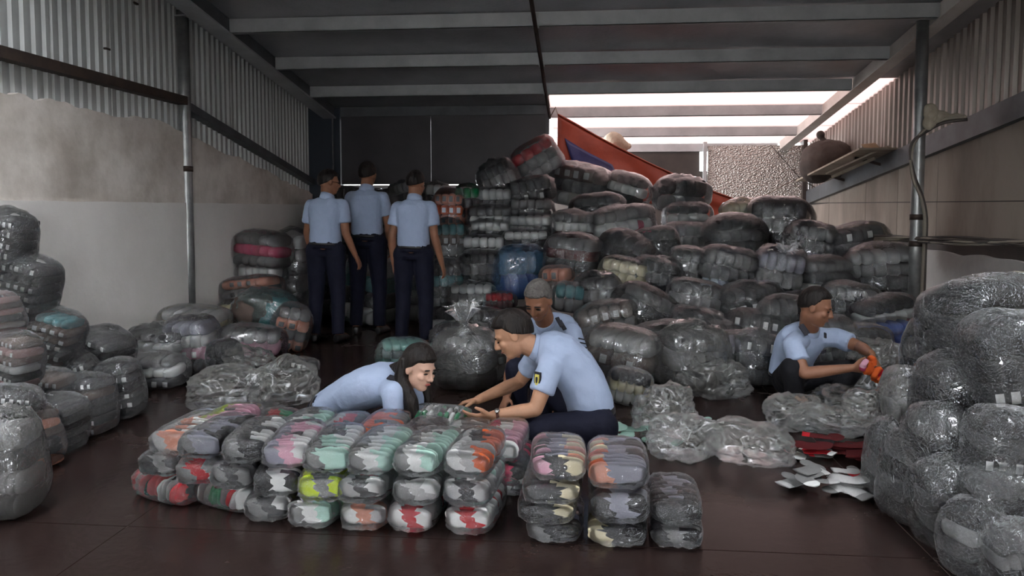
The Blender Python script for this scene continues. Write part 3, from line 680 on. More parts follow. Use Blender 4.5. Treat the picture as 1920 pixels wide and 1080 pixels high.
# ================================================================ WRAPPED SOCK BUNDLES ON THE FLOOR
def sock_mesh(seed):
    """one folded sock standing on edge: 2 wide, 2 high, thin; slots toe / foot / cuff"""
    rr = rng(seed); nu, nv = 36, 10; v, f, mi = [], [], []
    o = Vector((seed*3.3, 1, 2))
    for j in range(nv+1):
        t = -1+2*j/nv; k = (1-abs(t)**2.6)**(1/2.6) if abs(t) < 1 else 0
        for i in range(nu):
            a = 2*math.pi*i/nu; x, z = math.cos(a), math.sin(a)
            s = 1/((abs(x)**3.2+abs(z)**3.2)**(1/3.2)); q = Vector((x*s, 0, z*s))*(.35+.65*k if 0 < j < nv else .35)
            w_ = 1+.10*noise.noise(q*1.6+o); dn = math.exp(-((q.x+.30)/.10)**2)+math.exp(-((q.x-.42)/.10)**2); v.append(Vector((q.x*w_, t*(1-.45*dn)+.25*noise.noise(q*1.3+o), q.z*w_*(1-.13*dn))))
    for j in range(nv):
        for i in range(nu):
            a, b = j*nu+i, j*nu+(i+1) % nu; f.append((a, b, b+nu, a+nu))
            c = sum((v[k] for k in (a, b, a+nu, b+nu)), Vector())/4; e = c.x+.22*c.z+.12*math.sin(seed+c.z*4)
            mi.append(0 if e < -.30 else (2 if e > .42 else 1))
    f.append(tuple(reversed(range(nu)))); mi.append(1); f.append(tuple(nv*nu+i for i in range(nu))); mi.append(1)
    me = pyd('sock', v, f)
    bm = bmesh.new(); bm.from_mesh(me); bmesh.ops.recalc_face_normals(bm, faces=bm.faces); bm.to_mesh(me); bm.free(); shade_smooth(me)
    for _ in range(3): me.materials.append(None)
    me.polygons.foreach_set('material_index', mi); return me
SOCKS = [sock_mesh(k) for k in range(5)]
def wrap_mesh(seed):
    v, f = SPH[4]; o = Vector((seed*4.1, seed, 3)); out = []
    for d in v:
        r = superr(d, 4.5)*(1+.03*ridge(d*3+o)+.02*ridge(d*7+o)); q = d*r
        if abs(q.y) > .86: q.y += math.copysign(.10*max(0, ridge(Vector((q.x*2.5, q.z*2.5, seed)))), q.y)
        out.append(q)
    return shade_smooth(pyd('wrap_film', out, f))
WRAPS = [wrap_mesh(k) for k in range(4)]
_sn = [0]
def bundle(x, y, z, pal, label, wd=.205, ht=.113, L=.40, rz=0, n=9, group='wrapped sock bundles of the large stack', pals=None, lean=.3, rx=0, ry=0):
    _sn[0] += 1; k = _sn[0]; rr = rng(k*13+5)
    r = empty('sock_bundle', (x, y, z), (R(rx), R(ry), R(rz))); tag(r, label, 'sock bundle', group)
    for i in range(n):
        yy = -L*.45+L*.9*(i+.5)/n
        o = put('sock', SOCKS[(k+i) % 5], r, (rr.uniform(-.008, .008), yy, ht/2+rr.uniform(-.006, .008)), (wd*.46, L*.36/n, ht*.47), (lean+rr.uniform(-.15, .15), rr.uniform(-.06, .06), rr.uniform(-.12, .12)))
        p = pals[i % len(pals)] if pals else pal
        q = rr.random(); setmats(o, p if q < .6 else (p[0]+p[1]+p[1] if q < .75 else p[0]+'d'+p[2]))
    filmed('wrap_film', WRAPS[k % 4], FILM['s'], r, (0, 0, ht/2), (wd*.5, L*.53, ht*.5))
    return r
z1, z2, z3 = .002, .114, .226
for a in [
 # front row, lowest layer
 (-.44, 3.19, z1, 'wrw', 'white and red sock bundle at the front corner of the large stack, bottom layer'),
 (-.69, 3.19, z1, 'wrw', 'white bundle with a red middle, bottom layer, second from the open side'),
 (-.905, 3.19, z1, 'wal', 'white bundle with a coral band, bottom layer, under the maroon banded one'),
 (-1.115, 3.19, z1, 'gwt', 'grey and mint-white bundle on the floor under the neon yellow one'),
 (-1.33, 3.24, z1, 'gdw', 'dark grey bundle with white ends on the floor beside the green ended one'),
 (-1.57, 3.22, z1, 'wgn', 'white bundle with a bright green end on the floor'),
 (-1.88, 3.27, z1, 'rgw', 'red-ended grey bundle at the outermost floor corner of the large stack'),
 (-2.0, 3.50, z1, 'rgr', 'red and grey bundle behind the outermost corner bundle'),
 # front row, middle layer
 (-.45, 3.20, z2, 'ltl', 'grey and mint bundle directly under the orange topped one'),
 (-.68, 3.19, z2, 'glw', 'grey bundle with white end, middle layer, second from the open side'),
 (-.89, 3.19, z2, 'lcw', 'white bundle with a maroon band in the middle layer'),
 (-1.10, 3.19, z2, 'ygy', 'neon yellow and grey sock bundle in the middle layer'),
 (-1.31, 3.24, z2, 'kwk', 'black and white bundle beside the neon yellow one'),
 (-1.51, 3.29, z2, 'gdg', 'plain dark grey bundle in the middle layer above the green ended one'),
 (-1.71, 3.34, z2, 'grg', 'grey bundle with a big red patch in the middle layer'),
 (-1.90, 3.42, z2, 'kgd', 'black and grey bundle on the outer end of the middle layer'),
 # front row, top layer
 (-.45, 3.22, z3, 'wlo', 'white bundle with bright orange heels on the top at the open corner'),
 (-.66, 3.21, z3, 'gwt', 'grey bundle with mint heels on the top beside the orange one'),
 (-.87, 3.22, z3, 'gwt', 'white topped bundle with grey toes in the middle of the top front row'),
 (-1.08, 3.22, z3, 'gtw', 'pale mint and white bundle above the neon yellow one'),
 (-1.28, 3.26, z3, 'vPw', 'lavender and pink-white bundle on the top beside the pale mint one'),
 (-1.48, 3.30, z3, 'gkw', 'white ribbed bundle with black heels on the top front row'),
 (-1.68, 3.35, z3, 'gvk', 'grey bundle with black heel patches on the top front row'),
 (-1.87, 3.44, z3-.02, 'law', 'coral and grey striped bundle at the outer end of the top front row'),
 # back row, top layer
 (-.37, 3.62, z3-.07, 'cwP', 'crimson and white bundle on the top beside the kneeling person'),
 (-.57, 3.64, z3-.08, 'wgw', 'white striped bundle on the top just under the held green one'),
 (-.77, 3.62, z3-.07, 'kgd', 'black and grey zigzag bundle on the top in front of the bending person hair'),
 (-.98, 3.66, z3-.05, 'oog', 'bright orange bundle standing out in the back of the top layer'),
 (-1.18, 3.63, z3-.06, 'lrk', 'grey bundle with red and black stripes in front of the bending person sleeve'),
 (-1.39, 3.66, z3-.05, 'gwt', 'white and mint bundle at the back of the top layer below the bending person waist'),
 (-1.60, 3.68, z3-.06, 'krn', 'dark bundle with green and red socks at the back outer part'),
 (-1.77, 3.62, z3-.02, 'yPP', 'pale pink and yellow bundle lying across the top outer part'),
 (-1.96, 3.72, z3-.07, 'iwi', 'pale blue and white bundle at the back outer corner of the top'),
 # side faces of the lower layers
 (-.34, 3.60, z2-.06, 'rck', 'red bundle showing on the open side below the crimson one'),
 (-.31, 3.62, z1, 'wdl', 'silvery dark bundle on the floor at the open side of the stack'),
 (-1.97, 3.80, z2-.01, 'gdl', 'grey bundle at the back outer corner of the middle layer'),
 (-.62, 3.62, z2-.06, 'wgd', 'white grey bundle buried in the middle layer behind'),
 (-1.30, 3.68, z2-.06, 'gwg', 'grey white bundle buried behind in the middle of the stack'),
 (-1.68, 3.72, z2-.06, 'dgw', 'dark bundle buried behind near the outer end'),
 (-.95, 3.66, z2-.06, 'gdl', 'grey bundle buried under the bright orange one'),
]:
    side = a[4].startswith(('white bundle with a bright green', 'red-ended grey'))
    sp = None if not side else (['rrr', 'rrr', 'ggg', 'lll', 'www', 'rrr', 'rrr', 'kkk'] if a[3] == 'rgw' else ['www', 'lll', 'rrr', 'ggg', 'nnn', 'nnn', 'nnn', 'lll'])
    bundle(*a, pals=sp, rz=68 if side else rng(int(a[0]*1000)).uniform(-7, 7), L=.30 if side else .40, wd=.17 if side else .205)
GS = 'wrapped sock bundles of the small stack'
for a in [
 (-.10, 3.14, .002, 'gvk', 'lowest bundle in the first column of the small dark stack', dict(ht=.08, wd=.225)),
 (-.13, 3.12, .083, 'kde', 'black and grey bundle with cream tip, second from below in the first column', dict(ht=.08, wd=.235)),
 (-.11, 3.12, .164, 'dde', 'grey bundle with cream tip, third from below in the first column', dict(ht=.085, wd=.235)),
 (-.09, 3.14, .25, 'vke', 'top bundle of the first column with pink, cream and black socks', dict(ht=.10, wd=.225, pals=['Pve', 'dva', 'kve'])),
 (.155, 3.12, .002, 'edk', 'lowest bundle in the middle column of the small dark stack', dict(ht=.09, wd=.235)),
 (.155, 3.11, .093, 'dvk', 'dark grey bundle with a black heel in the middle column', dict(ht=.13, wd=.235)),
 (.155, 3.14, .224, 'evk', 'top bundle of the middle column, cream and orange beside lavender grey', dict(ht=.12, wd=.245, pals=['avv', 'ovk', 'evd'])),
 (.39, 3.11, .002, 'dgk', 'lower of the two bundles in the short outer column', dict(ht=.085, wd=.205, L=.33)),
 (.39, 3.14, .088, 'dvk', 'upper of the two bundles in the short outer column', dict(ht=.095, wd=.205, L=.36)),
]: bundle(*a[:5], L=a[5].pop('L', .36), group=GS, rz=rng(int(a[2]*999)+3).uniform(-4, 4), n=10, **a[5])
# the bundle in the person's hands
p = W(826, 806, 3.96)
bundle(p.x, p.y, p.z, 'ngw', 'green, grey and white sock bundle held in the kneeling person hands', wd=.15, ht=.13, L=.29, rz=80, n=7, pals=['ngn', 'wlw', 'nwl'], group='sock bundles being handled', rx=0, ry=-6)
# loose socks on the floor by the seated person
def flat_sock(seed):
    """an unfolded sock lying flat: leg, heel bend and foot; slots toe / body / cuff"""
    rr = rng(seed); n = 16; v, f, mi = [], [], []; P = []
    for i in range(7): P.append((Vector((0, 1-.95*i/6, 0)), .40-.02*i/6, Vector((0, -1, 0))))
    for i in range(1, 6):
        a = i/5*R(82); P.append((Vector((.32-.32*math.cos(a), -.02-.32*math.sin(a), 0)), .38, Vector((math.sin(a), -math.cos(a), 0))))
    for i in range(1, 6):
        P.append((P[11][0]+Vector((.14*i, -.02*i, 0)), .36 if i < 4 else (.31 if i == 4 else .15), Vector((1, -.1, 0))))
    for j, (p, w_, d) in enumerate(P):
        sd = Vector((-d.y, d.x, 0)).normalized()
        for k in range(n):
            a = 2*math.pi*k/n; h = .085*(1+.5*noise.noise((p.x*3+seed, p.y*3, math.cos(a))))
            v.append(p+sd*w_*math.cos(a)*(1+.08*noise.noise((j*.7, k*.4, seed)))+Vector((0, 0, h*math.sin(a)+.06*noise.noise((p.x*2.5, p.y*2.5+seed, 0)))))
    for j in range(len(P)-1):
        for k in range(n):
            f.append((j*n+k, j*n+(k+1) % n, (j+1)*n+(k+1) % n, (j+1)*n+k)); mi.append(2 if j < 2 else (0 if j > 12 else 1))
    f.append(tuple(range(n))); mi.append(2); f.append(tuple((len(P)-1)*n+k for k in reversed(range(n)))); mi.append(0)
    me = pyd('sock', v, f); bm = bmesh.new(); bm.from_mesh(me); bmesh.ops.recalc_face_normals(bm, faces=bm.faces); bm.to_mesh(me); bm.free(); shade_smooth(me)
    for _ in range(3): me.materials.append(None)
    me.polygons.foreach_set('material_index', mi); return me
FLAT = [flat_sock(k) for k in range(3)]
def loose(px, py, cols, label, s=.13, group='loose socks on the open floor'):
    p = G(px, py); r = empty('loose_socks', (p.x, p.y, 0)); tag(r, label, 'socks', group); rr = rng(int(px))
    for i, c in enumerate(cols):
        o = put('sock', FLAT[i % 3], r, (rr.uniform(-1, 1)*s*.8, rr.uniform(-.2, 1)*s*.7, .016+.011*i), (s*.66, s*.62, s*.42), (rr.uniform(-.12, .12), rr.uniform(-.12, .12), rr.uniform(0, 6.28)))
        setmats(o, c)
    return r
loose(1575, 865, ['mmm', 'mmk', 'mmm', 'mkm', 'mmm', 'mmm', 'kmm', 'mmr'], 'maroon sock pile on the floor beyond the spread light grey socks', .20)
loose(1510, 862, ['rww', 'rgr', 'grw', 'rrw'], 'red and white socks lying beside the long flat plastic bag', .13)
loose(1560, 932, ['wlg', 'ggl', 'glg', 'lgg', 'lgr', 'gll', 'wgl', 'ggg'], 'light grey and white socks spread on the floor nearest the camera', .17)
loose(1620, 905, ['lgl', 'lwg', 'grg', 'gll'], 'small grey sock pair with a red tip beside the clouded bags', .13)
loose(1200, 832, ['twt', 'tlt', 'ttw', 'wtl', 'ttt'], 'mint green socks spilling on the floor behind the kneeling person', .18)
loose(1345, 800, ['tlw', 'wlw'], 'pale mint socks poking out of an emptied bag', .12)
p = W(1628, 690, 4.95); r = empty('orange_socks', (p.x, p.y, p.z)); tag(r, 'bright orange socks held in the seated person hands', 'socks', 'sock bundles being handled')
for i, (dx, dy, dz, c) in enumerate(((0, 0, 0, 'ooo'), (.05, -.02, -.03, 'oro'), (-.03, -.01, .02, 'Ppo'), (.03, .02, .04, 'ooa'), (.06, 0, -.07, 'ooo'))):
    o = put('sock', SOCKS[i], r, (dx, dy, dz), (.035, .022, .045), (.4*i, .6*i, .9*i)); setmats(o, c)
# ================================================================ PEOPLE
def V(*a): return Vector(a)
PENDING = []
def finish_fused():
    sc = bpy.data.scenes.new('workbench'); new = []
    for o, *_ in PENDING:                  # one at a time: fusing many at once is slow
        sc.collection.objects.link(o)
        with bpy.context.temp_override(scene=sc, view_layer=sc.view_layers[0]):
            dg = bpy.context.evaluated_depsgraph_get(); dg.update(); new.append(bpy.data.meshes.new_from_object(o.evaluated_get(dg)))
        sc.collection.objects.unlink(o)
    for (o, mat, wrinkle, wseed), me in zip(PENDING, new):
        o.modifiers.clear(); o.data = me; me.name = o.name
        if wrinkle:
            nv = len(me.vertices); co = [0.0]*3*nv; no = [0.0]*3*nv; me.vertices.foreach_get('co', co); me.vertex_normals.foreach_get('vector', no)
            for k in range(nv):
                x, y, z = co[3*k:3*k+3]; w_ = wrinkle*(ridge((x*7+wseed, y*7, z*4))*.6+.5*ridge((x*13+z*9, y*13+wseed, z*8-x*6)))
                for c in range(3): co[3*k+c] += no[3*k+c]*w_
            me.vertices.foreach_set('co', co); me.update()
        me.materials.clear(); me.materials.append(mat); shade_smooth(me)
    for o, *_ in PENDING: C.objects.link(o)
    bpy.data.scenes.remove(sc)
class Blob:
    """overlapping closed shapes, later fused into one continuous skin"""
    def __init__(s): s.v, s.f = [], []
    def ell(s, c, r, ax=None, sub=3, p=2.0):
        sv, sf = SPH[sub]; b = len(s.v); X, Y_, Z = ax if ax else (V(1,0,0), V(0,1,0), V(0,0,1))
        for d in sv:
            q = d if p == 2.0 else d*superr(d, p)
            s.v.append(Vector(c)+X*q.x*r[0]+Y_*q.y*r[1]+Z*q.z*r[2])
        s.f += [tuple(b+k for k in t) for t in sf]; return s
    def seg(s, p0, r0, p1, r1, caps=(1, 1), n=14, ext=0):
        p0, p1 = Vector(p0), Vector(p1); d = (p1-p0).normalized(); u = d.orthogonal().normalized(); w_ = d.cross(u); b = len(s.v)
        for p, r in ((p0, r0), (p1, r1)):
            for k in range(n):
                a = 2*math.pi*k/n; s.v.append(p+(u*math.cos(a)+w_*math.sin(a))*r)
        for k in range(n): s.f.append((b+k, b+(k+1) % n, b+n+(k+1) % n, b+n+k))
        s.f.append(tuple(b+k for k in reversed(range(n)))); s.f.append(tuple(b+n+k for k in range(n)))
        if caps[0]: s.ell(p0, (r0,)*3, sub=2)
        if caps[1]: s.ell(p1, (r1,)*3, sub=2)
        return s
    def chain(s, pts, caps=(1, 1)):
        for i in range(len(pts)-1): s.seg(pts[i][0], pts[i][1], pts[i+1][0], pts[i+1][1], (caps[0] if i == 0 else 1, caps[1] if i == len(pts)-2 else 1))
        return s
    def loft(s, secs, n=24, p=2.5):
        b = len(s.v)
        for c, a, d, U, Vv in secs:
            for k in range(n):
                t = 2*math.pi*k/n; x, y = math.cos(t), math.sin(t); q = 1/((abs(x)**p+abs(y)**p)**(1/p)); s.v.append(Vector(c)+U*x*q*a+Vv*y*q*d)
        for i in range(len(secs)-1):
            for k in range(n): s.f.append((b+i*n+k, b+i*n+(k+1) % n, b+(i+1)*n+(k+1) % n, b+(i+1)*n+k))
        s.f.append(tuple(b+k for k in reversed(range(n)))); s.f.append(tuple(b+(len(secs)-1)*n+k for k in range(n)))
        return s
    def fuse(s, name, mat, root, voxel=.008, smooth=4, wrinkle=0, wseed=0):
        me = pyd(name, s.v, s.f)
        bm = bmesh.new(); bm.from_mesh(me); bmesh.ops.recalc_face_normals(bm, faces=bm.faces); bm.to_mesh(me); bm.free()
        o = bpy.data.objects.new(name, me)
        m = o.modifiers.new('fuse', 'REMESH'); m.mode = 'VOXEL'; m.voxel_size = voxel
        m = o.modifiers.new('soft', 'SMOOTH'); m.iterations = smooth; m.factor = .5
        o.data.materials.append(mat); PENDING.append((o, mat, wrinkle, wseed))
        world_keep(o, root); return o
def skin(name, c): return surf(name, c, .5, var=tuple(x*.82 for x in c), vscale=9, bump=.05, bscale=120, spec=.35)
SK = {'mid': skin('skin_tan', (.44, .235, .145)), 'light': skin('skin_light', (.60, .37, .28)), 'dark': skin('skin_brown', (.27, .125, .075))}
M['shirt'] = surf('light_blue_uniform_cotton', (.34, .41, .56), .8, var=(.31, .38, .525), vscale=6, bump=.25, bscale=30, spec=.25)
M['navy'] = surf('navy_trouser_cloth', (.005, .006, .016), .8, var=(.008, .009, .022), vscale=8, bump=.2, bscale=40, spec=.25)
M['blackcloth'] = surf('black_trouser_cloth', (.008, .008, .011), .85, var=(.012, .012, .015), vscale=8, bump=.2, bscale=40, spec=.25)
M['hair'] = surf('black_hair', (.010, .008, .008), .45, var=(.018, .014, .012), vscale=30, bump=.6, bscale=60, stretch=(1, 1, .2), spec=.2)
M['greyhair'] = surf('short_grey_hair', (.13, .12, .11), .7, var=(.07, .062, .058), vscale=40, bump=.6, bscale=90)
M['lips'] = surf('lips', (.36, .10, .085), .45)
M['lips2'] = surf('brown_lips', (.20, .075, .06), .5)
M['eye'] = surf('dark_eye', (.012, .008, .007), .25)
M['shoe'] = surf('black_leather', (.010, .010, .011), .35)
M['badge_k'] = surf('black_badge_cloth', (.012, .012, .02), .7)
M['badge_y'] = surf('yellow_badge_thread', (.55, .48, .10), .6)
M['strap'] = surf('brown_leather_strap', (.09, .03, .02), .5)
M['watch'] = surf('steel_watch', (.5, .5, .5), .25, .9)
def frame(f, u):
    f = Vector(f).normalized(); u = Vector(u); u = (u-f*u.dot(f)).normalized(); r = f.cross(u).normalized()   # r: the person's right
    return f, u, r
def add_hand(B, wr, d, palm, thumb, curl=.45, s=1.0, spread=.12):
    d = d.normalized(); palm = (palm-d*palm.dot(d)).normalized(); th = d.cross(palm).normalized()
    if th.dot(thumb) < 0: th = -th
    B.loft([(wr-d*.02, .024*s, .018*s, th, palm), (wr+d*.02*s, .031*s, .017*s, th, palm), (wr+d*.06*s, .040*s, .015*s, th, palm), (wr+d*.092*s, .038*s, .012*s, th, palm)], 14, 2.4)
    for i, ln in enumerate((.072, .080, .074, .058)):
        o = (1.5-i)*.0205*s; p = wr+d*.086*s+th*o; a = (1.5-i)*spread; dd = (d*math.cos(a)+th*math.sin(a)).normalized(); c = curl*(.55+.12*i)
        pts = [(p, .0092*s)]; 
        for k, q in enumerate((.45, .31, .24)):
            c2 = c*(1+.6*k); e = (dd*math.cos(c2)+palm*math.sin(c2)).normalized(); p = p+e*ln*q*s; pts.append((p, (.0088, .0080, .0068)[k]*s))
        B.chain(pts)
    p = wr+d*.025*s+th*.028*s; e = (d*.62+th*.62+palm*.35).normalized(); pts = [(p, .0135*s)]
    p = p+e*.042*s; pts.append((p, .0108*s)); e = (d*.85+th*.25+palm*.35).normalized(); p = p+e*.032*s; pts.append((p, .0082*s)); B.chain(pts)
def add_head(B, c, f, u, r, s, neck):
    ax = (r, f, u)
    B.ell(c+u*.022*s-f*.012*s, (.074*s, .092*s, .094*s), ax)
    B.ell(c-u*.030*s+f*.018*s, (.061*s, .068*s, .080*s), ax)
    B.ell(c-u*.085*s+f*.048*s, (.034*s, .032*s, .026*s), ax)
    B.ell(c+u*.020*s+f*.062*s, (.052*s, .026*s, .020*s), ax)              # brow
    for k in (-1, 1):
        B.ell(c-u*.022*s+f*.062*s+r*k*.034*s, (.022*s, .022*s, .020*s), ax) # cheek
        B.ell(c-u*.004*s-f*.004*s+r*k*.076*s, (.010*s, .020*s, .031*s), ax) # ear
    B.seg(c+f*.084*s+u*.012*s, .0085*s, c+f*.103*s-u*.026*s, .0125*s)
    for k in (-1, 1): B.ell(c+f*.093*s-u*.031*s+r*k*.012*s, (.009*s, .010*s, .008*s), ax)
    B.ell(c-u*.056*s+f*.078*s, (.022*s, .012*s, .014*s), ax)              # mouth
    B.chain([(neck, .060*s), (c-u*.055*s-f*.022*s, .055*s)])
def face_parts(body, c, f, u, r, s, lips, glasses=False):
    ax = (r, f, u)
    for k in (-1, 1):
        B = Blob(); B.ell(c+u*.000*s+f*.0815*s+r*k*.031*s, (.0155*s, .006*s, .0048*s), ax); me = pyd('eye', B.v, B.f); o = link('eye', me, None, [M['eye']], True); world_keep(o, body)
        B = Blob(); B.ell(c+u*.022*s+f*.0865*s+r*k*.032*s, (.021*s, .006*s, .0042*s), ax); me = pyd('eyebrow', B.v, B.f); o = link('eyebrow', me, None, [M['hair']], True); world_keep(o, body)
    B = Blob(); B.ell(c-u*.058*s+f*.0885*s, (.020*s, .006*s, .0058*s), ax); me = pyd('lips', B.v, B.f); o = link('lips', me, None, [lips], True); world_keep(o, body)
def hair_cap(root, c, f, u, r, s, mat, seed=1, low=0.0, fringe=0.0, vol=1.0, extra=None):
    sv, sf = SPH[5]; v = []
    for d in sv:
        x, y, z = d.x, d.y, d.z
        if y > .45: T = .30+(y-.45)*.30-fringe
        elif y > .15: T = -.18+(y-.15)/.30*.48-fringe*.5
        else: T = -.18-(.15-y)/1.15*.55
        T -= low
        k = max(0.0, min(1.0, (z-T+.03*noise.noise(d*6+V(seed, 0, 0)))/.10)); k = k*k*(3-2*k)
        rr = .84+k*(.24+.025*noise.noise(d*3+V(seed, 2, 1)))
        v.append(c+u*.022*s-f*.012*s+r*x*.076*s*rr*vol+f*y*.096*s*rr*vol+u*z*.100*s*rr*vol)
    B = Blob(); B.v, B.f = v, list(sf)
    if extra: extra(B)
    if extra: return B.fuse('hair', mat, root, .007, 3)
    o = link('hair', pyd('hair', B.v, B.f), None, [mat], True); world_keep(o, root); return o
def curve3(a, b, c, t): return a*(1-t)**2+b*2*t*(1-t)+c*t*t
def person(label, base, J, skin_m, hair_m, trousers, s=1.0, voxel=.008, lips=None, hair_kw=None, belly=0.0, sleeve=.62, curl=.45, shoes=True, long_sleeve=False, torso_w=1.0, hs=1.10, hair_extra=None):
    """J: joints in room coordinates. One fused body; shirt, trousers, shoes, hair are its clothes"""
    root = empty('person', base); tag(root, label, 'person')
    f, u, r = frame(J['f'], J['u']); hc = J['head']; hip, neck = J['hip'], J['neck']
    sideS = (J['shL']-J['shR']).normalized(); sideH = J.get('sideH', (J['hipL']-J['hipR'])).normalized()
    back = J.get('bend', (hip+neck)/2)                      # control point of the spine
    def sec(t, a, d):
        p = curve3(hip, back, neck, t); q = (curve3(hip, back, neck, min(1, t+.03))-curve3(hip, back, neck, max(0, t-.03))).normalized()
        sd = sideH.lerp(sideS, min(1, t*1.2)); sd = (sd-q*sd.dot(q)).normalized(); fw = sd.cross(q).normalized()
        return (p, a*s*torso_w, d*s, sd, fw)
    prof = [(-.10, .125, .095), (0, .158, .112), (.18, .152, .110+belly), (.36, .146, .108+belly), (.55, .158, .112), (.74, .172, .112), (.86, .165, .098), (.94, .125, .075), (1.0, .068, .060)]
    B = Blob(); B.loft([sec(t, a*(.86 if t < .3 else .95), d*(.86 if t < .3 else .95)) for t, a, d in prof])
    add_head(B, hc, f, u, r, s*hs, neck)
    for S in 'LR':
        sh, el, wr, hd = J['sh'+S], J['el'+S], J['wr'+S], J['hand'+S]
        B.ell(sh, (.058*s,)*3, sub=2); B.chain([(sh, .055*s), (sh.lerp(el, .5), .047*s), (el, .039*s), (el.lerp(wr, .3), .041*s), (wr, .026*s)])
        palm = J.get('palm'+S, V(0, 0, -1)); add_hand(B, wr, hd, palm, J.get('thumb'+S, V(0, 0, 1)), J.get('curl'+S, curl), s)
        hp, kn, an, toe = J['hip'+S], J['kn'+S], J['an'+S], J['toe'+S]
        B.chain([(hp, .085*s), (kn, .055*s), (kn.lerp(an, .3), .053*s), (an, .034*s), (toe, .03*s)])
    body = B.fuse('body', skin_m, root, voxel, 3)
    face_parts(body, hc, f, u, r, s*hs, lips or M['lips2'])
    hair_cap(root, hc, f, u, r, s*hs, hair_m, extra=hair_extra, **(hair_kw or {}))
    # shirt
    B = Blob(); B.loft([sec(t, a+.016, d+.016) for t, a, d in [(.10, .150, .112+belly)]+prof[2:]+[]][:-1]+[sec(.985, .095, .074)])
    for S in 'LR':
        sh, el, wr = J['sh'+S], J['el'+S], J['wr'+S]; inn = curve3(hip, back, neck, .82); e = sh.lerp(el, sleeve)
        B.seg(inn.lerp(sh, .35), .070*s, sh, .066*s)
        if long_sleeve: B.chain([(sh, .070*s), (el, .055*s), (wr.lerp(el, .12), .040*s)], (1, 0))
        else: B.seg(sh, .066*s, e, .066*s, (1, 0))
    sh_o = B.fuse('shirt', M['shirt'], root, max(.009, voxel), 2, wrinkle=.006*s, wseed=hc.x*3)
    q = (hc-neck).normalized(); col = MB(); cf, cu, cr = frame(f-q*f.dot(q), q)
    B = Blob(); ring = []
    for k in range(20):
        a = 2*math.pi*k/20; 
        for rad, z in ((.078, -.045), (.068, .030), (.060, .032), (.058, -.045)): ring.append(neck+(cf*math.cos(a)*1.02+cr*math.sin(a)*1.08)*rad*s+q*(z-.012*math.cos(a))*s)
    fc = [(k*4+i, ((k+1) % 20)*4+i, ((k+1) % 20)*4+(i+1) % 4, k*4+(i+1) % 4) for k in range(20) for i in range(4)]
    o = link('collar', pyd('collar', ring, fc), None, [M['shirt']], True); world_keep(o, sh_o)
    # trousers
    B = Blob(); B.loft([sec(t, a+.018, d+.018) for t, a, d in ((-.12, .115, .085), (-.05, .145, .105), (.03, .158, .112), (.15, .150, .110+belly*.8))])
    for S in 'LR':
        hp, kn, an, toe = J['hip'+S], J['kn'+S], J['an'+S], J['toe'+S]
        B.ell(hp, (.108*s,)*3); B.chain([(hp, .104*s), (hp.lerp(kn, .5), .090*s), (kn, .074*s), (kn.lerp(an, .4), .066*s), (an, .060*s)], (1, 0))
    B.fuse('trousers', trousers, root, max(.011, voxel), 3, wrinkle=.004*s)
    bl_ = Blob(); bl_.loft([sec(t, a+.022, d+.022) for t, a, d in ((.075, .151, .111+belly*.9), (.12, .150, .110+belly*.9))]); o = link('belt', pyd('belt', bl_.v, bl_.f), None, [M['shoe']], True); world_keep(o, root)
    if shoes:
        for S in 'LR':
            an, toe = J['an'+S], J['toe'+S]; d = toe-an; d.z = 0; d = d.normalized(); sd = d.cross(V(0, 0, 1)); z0 = min(an.z, toe.z)
            B = Blob(); a0 = an-d*.05*s
            fz = max(.0, min(an.z-.075*s, toe.z-.03*s))
            B.loft([(V(p.x, p.y, fz+h*.5), w_, h*.5, sd, V(0, 0, 1)) for p, w_, h in ((a0, .030*s, .07*s), (an, .038*s, .085*s), (an+d*.08*s, .042*s, .075*s), (an+d*.15*s, .046*s, .05*s), (an+d*.20*s, .030*s, .035*s))], 16, 3)
            B.fuse('shoe', M['shoe'], root, .01, 2)
    return root, body, sh_o
def patch(name, shirt, c, out, up, w_, h, mat, th=.004, pts=None):
    """small flat cloth badge lying on the shirt"""
    out = out.normalized(); up = (up-out*up.dot(out)).normalized(); sd = up.cross(out)
    P = pts or [(-1, -1), (1, -1), (1, 1), (-1, 1)]; n = len(P); v = []
    for t in (-th, th): v += [c+out*t+sd*x*w_/2+up*y*h/2 for x, y in P]
    f = [tuple(range(n))[::-1], tuple(n+i for i in range(n))]+[(i, (i+1) % n, n+(i+1) % n, n+i) for i in range(n)]
    o = link(name, pyd(name, v, f), None, [mat]); world_keep(o, shirt); return o
SHIELD = [(-.9, 1), (.9, 1), (1, .4), (.85, -.3), (.45, -.8), (0, -1), (-.45, -.8), (-.85, -.3), (-1, .4)]

# ---- person kneeling in front, holding a bundle
neck = W(1006, 652, 4.17)
J = dict(head=W(961, 627, 4.14), f=V(-.88, -.14, -.46), u=V(-.42, 0, .9), neck=neck, hip=W(1112, 792, 4.2), bend=W(1098, 668, 4.2),
  shL=W(1030, 693, 4.0), elL=W(1004, 768, 3.93), wrL=W(924, 779, 3.90), handL=V(-.95, -.05, -.12), palmL=V(.05, .55, .75), thumbL=V(-.2, .5, .8),
  shR=W(1008, 668, 4.38), elR=W(974, 716, 4.47), wrR=W(896, 750, 4.16), handR=V(-.85, -.25, -.15), palmR=V(-.1, -.35, -.9), thumbR=V(-.3, -.8, .2),
  hipL=W(1122, 802, 4.06), knL=W(994, 806, 3.97), anL=W(1108, 836, 4.02), toeL=W(1150, 848, 4.02),
  hipR=W(1115, 790, 4.32), knR=W(1018, 722, 4.42), anR=W(1012, 812, 4.40), toeR=W(975, 826, 4.36), curlL=.5, curlR=.7)
root, body, shirt = person('person in light blue shirt with arm badge kneeling in profile, holding a green bundle', G(1060, 845), J, SK['mid'], M['hair'], M['navy'], 1.0, .0055, hair_kw=dict(seed=3, vol=1.03), sleeve=.56)
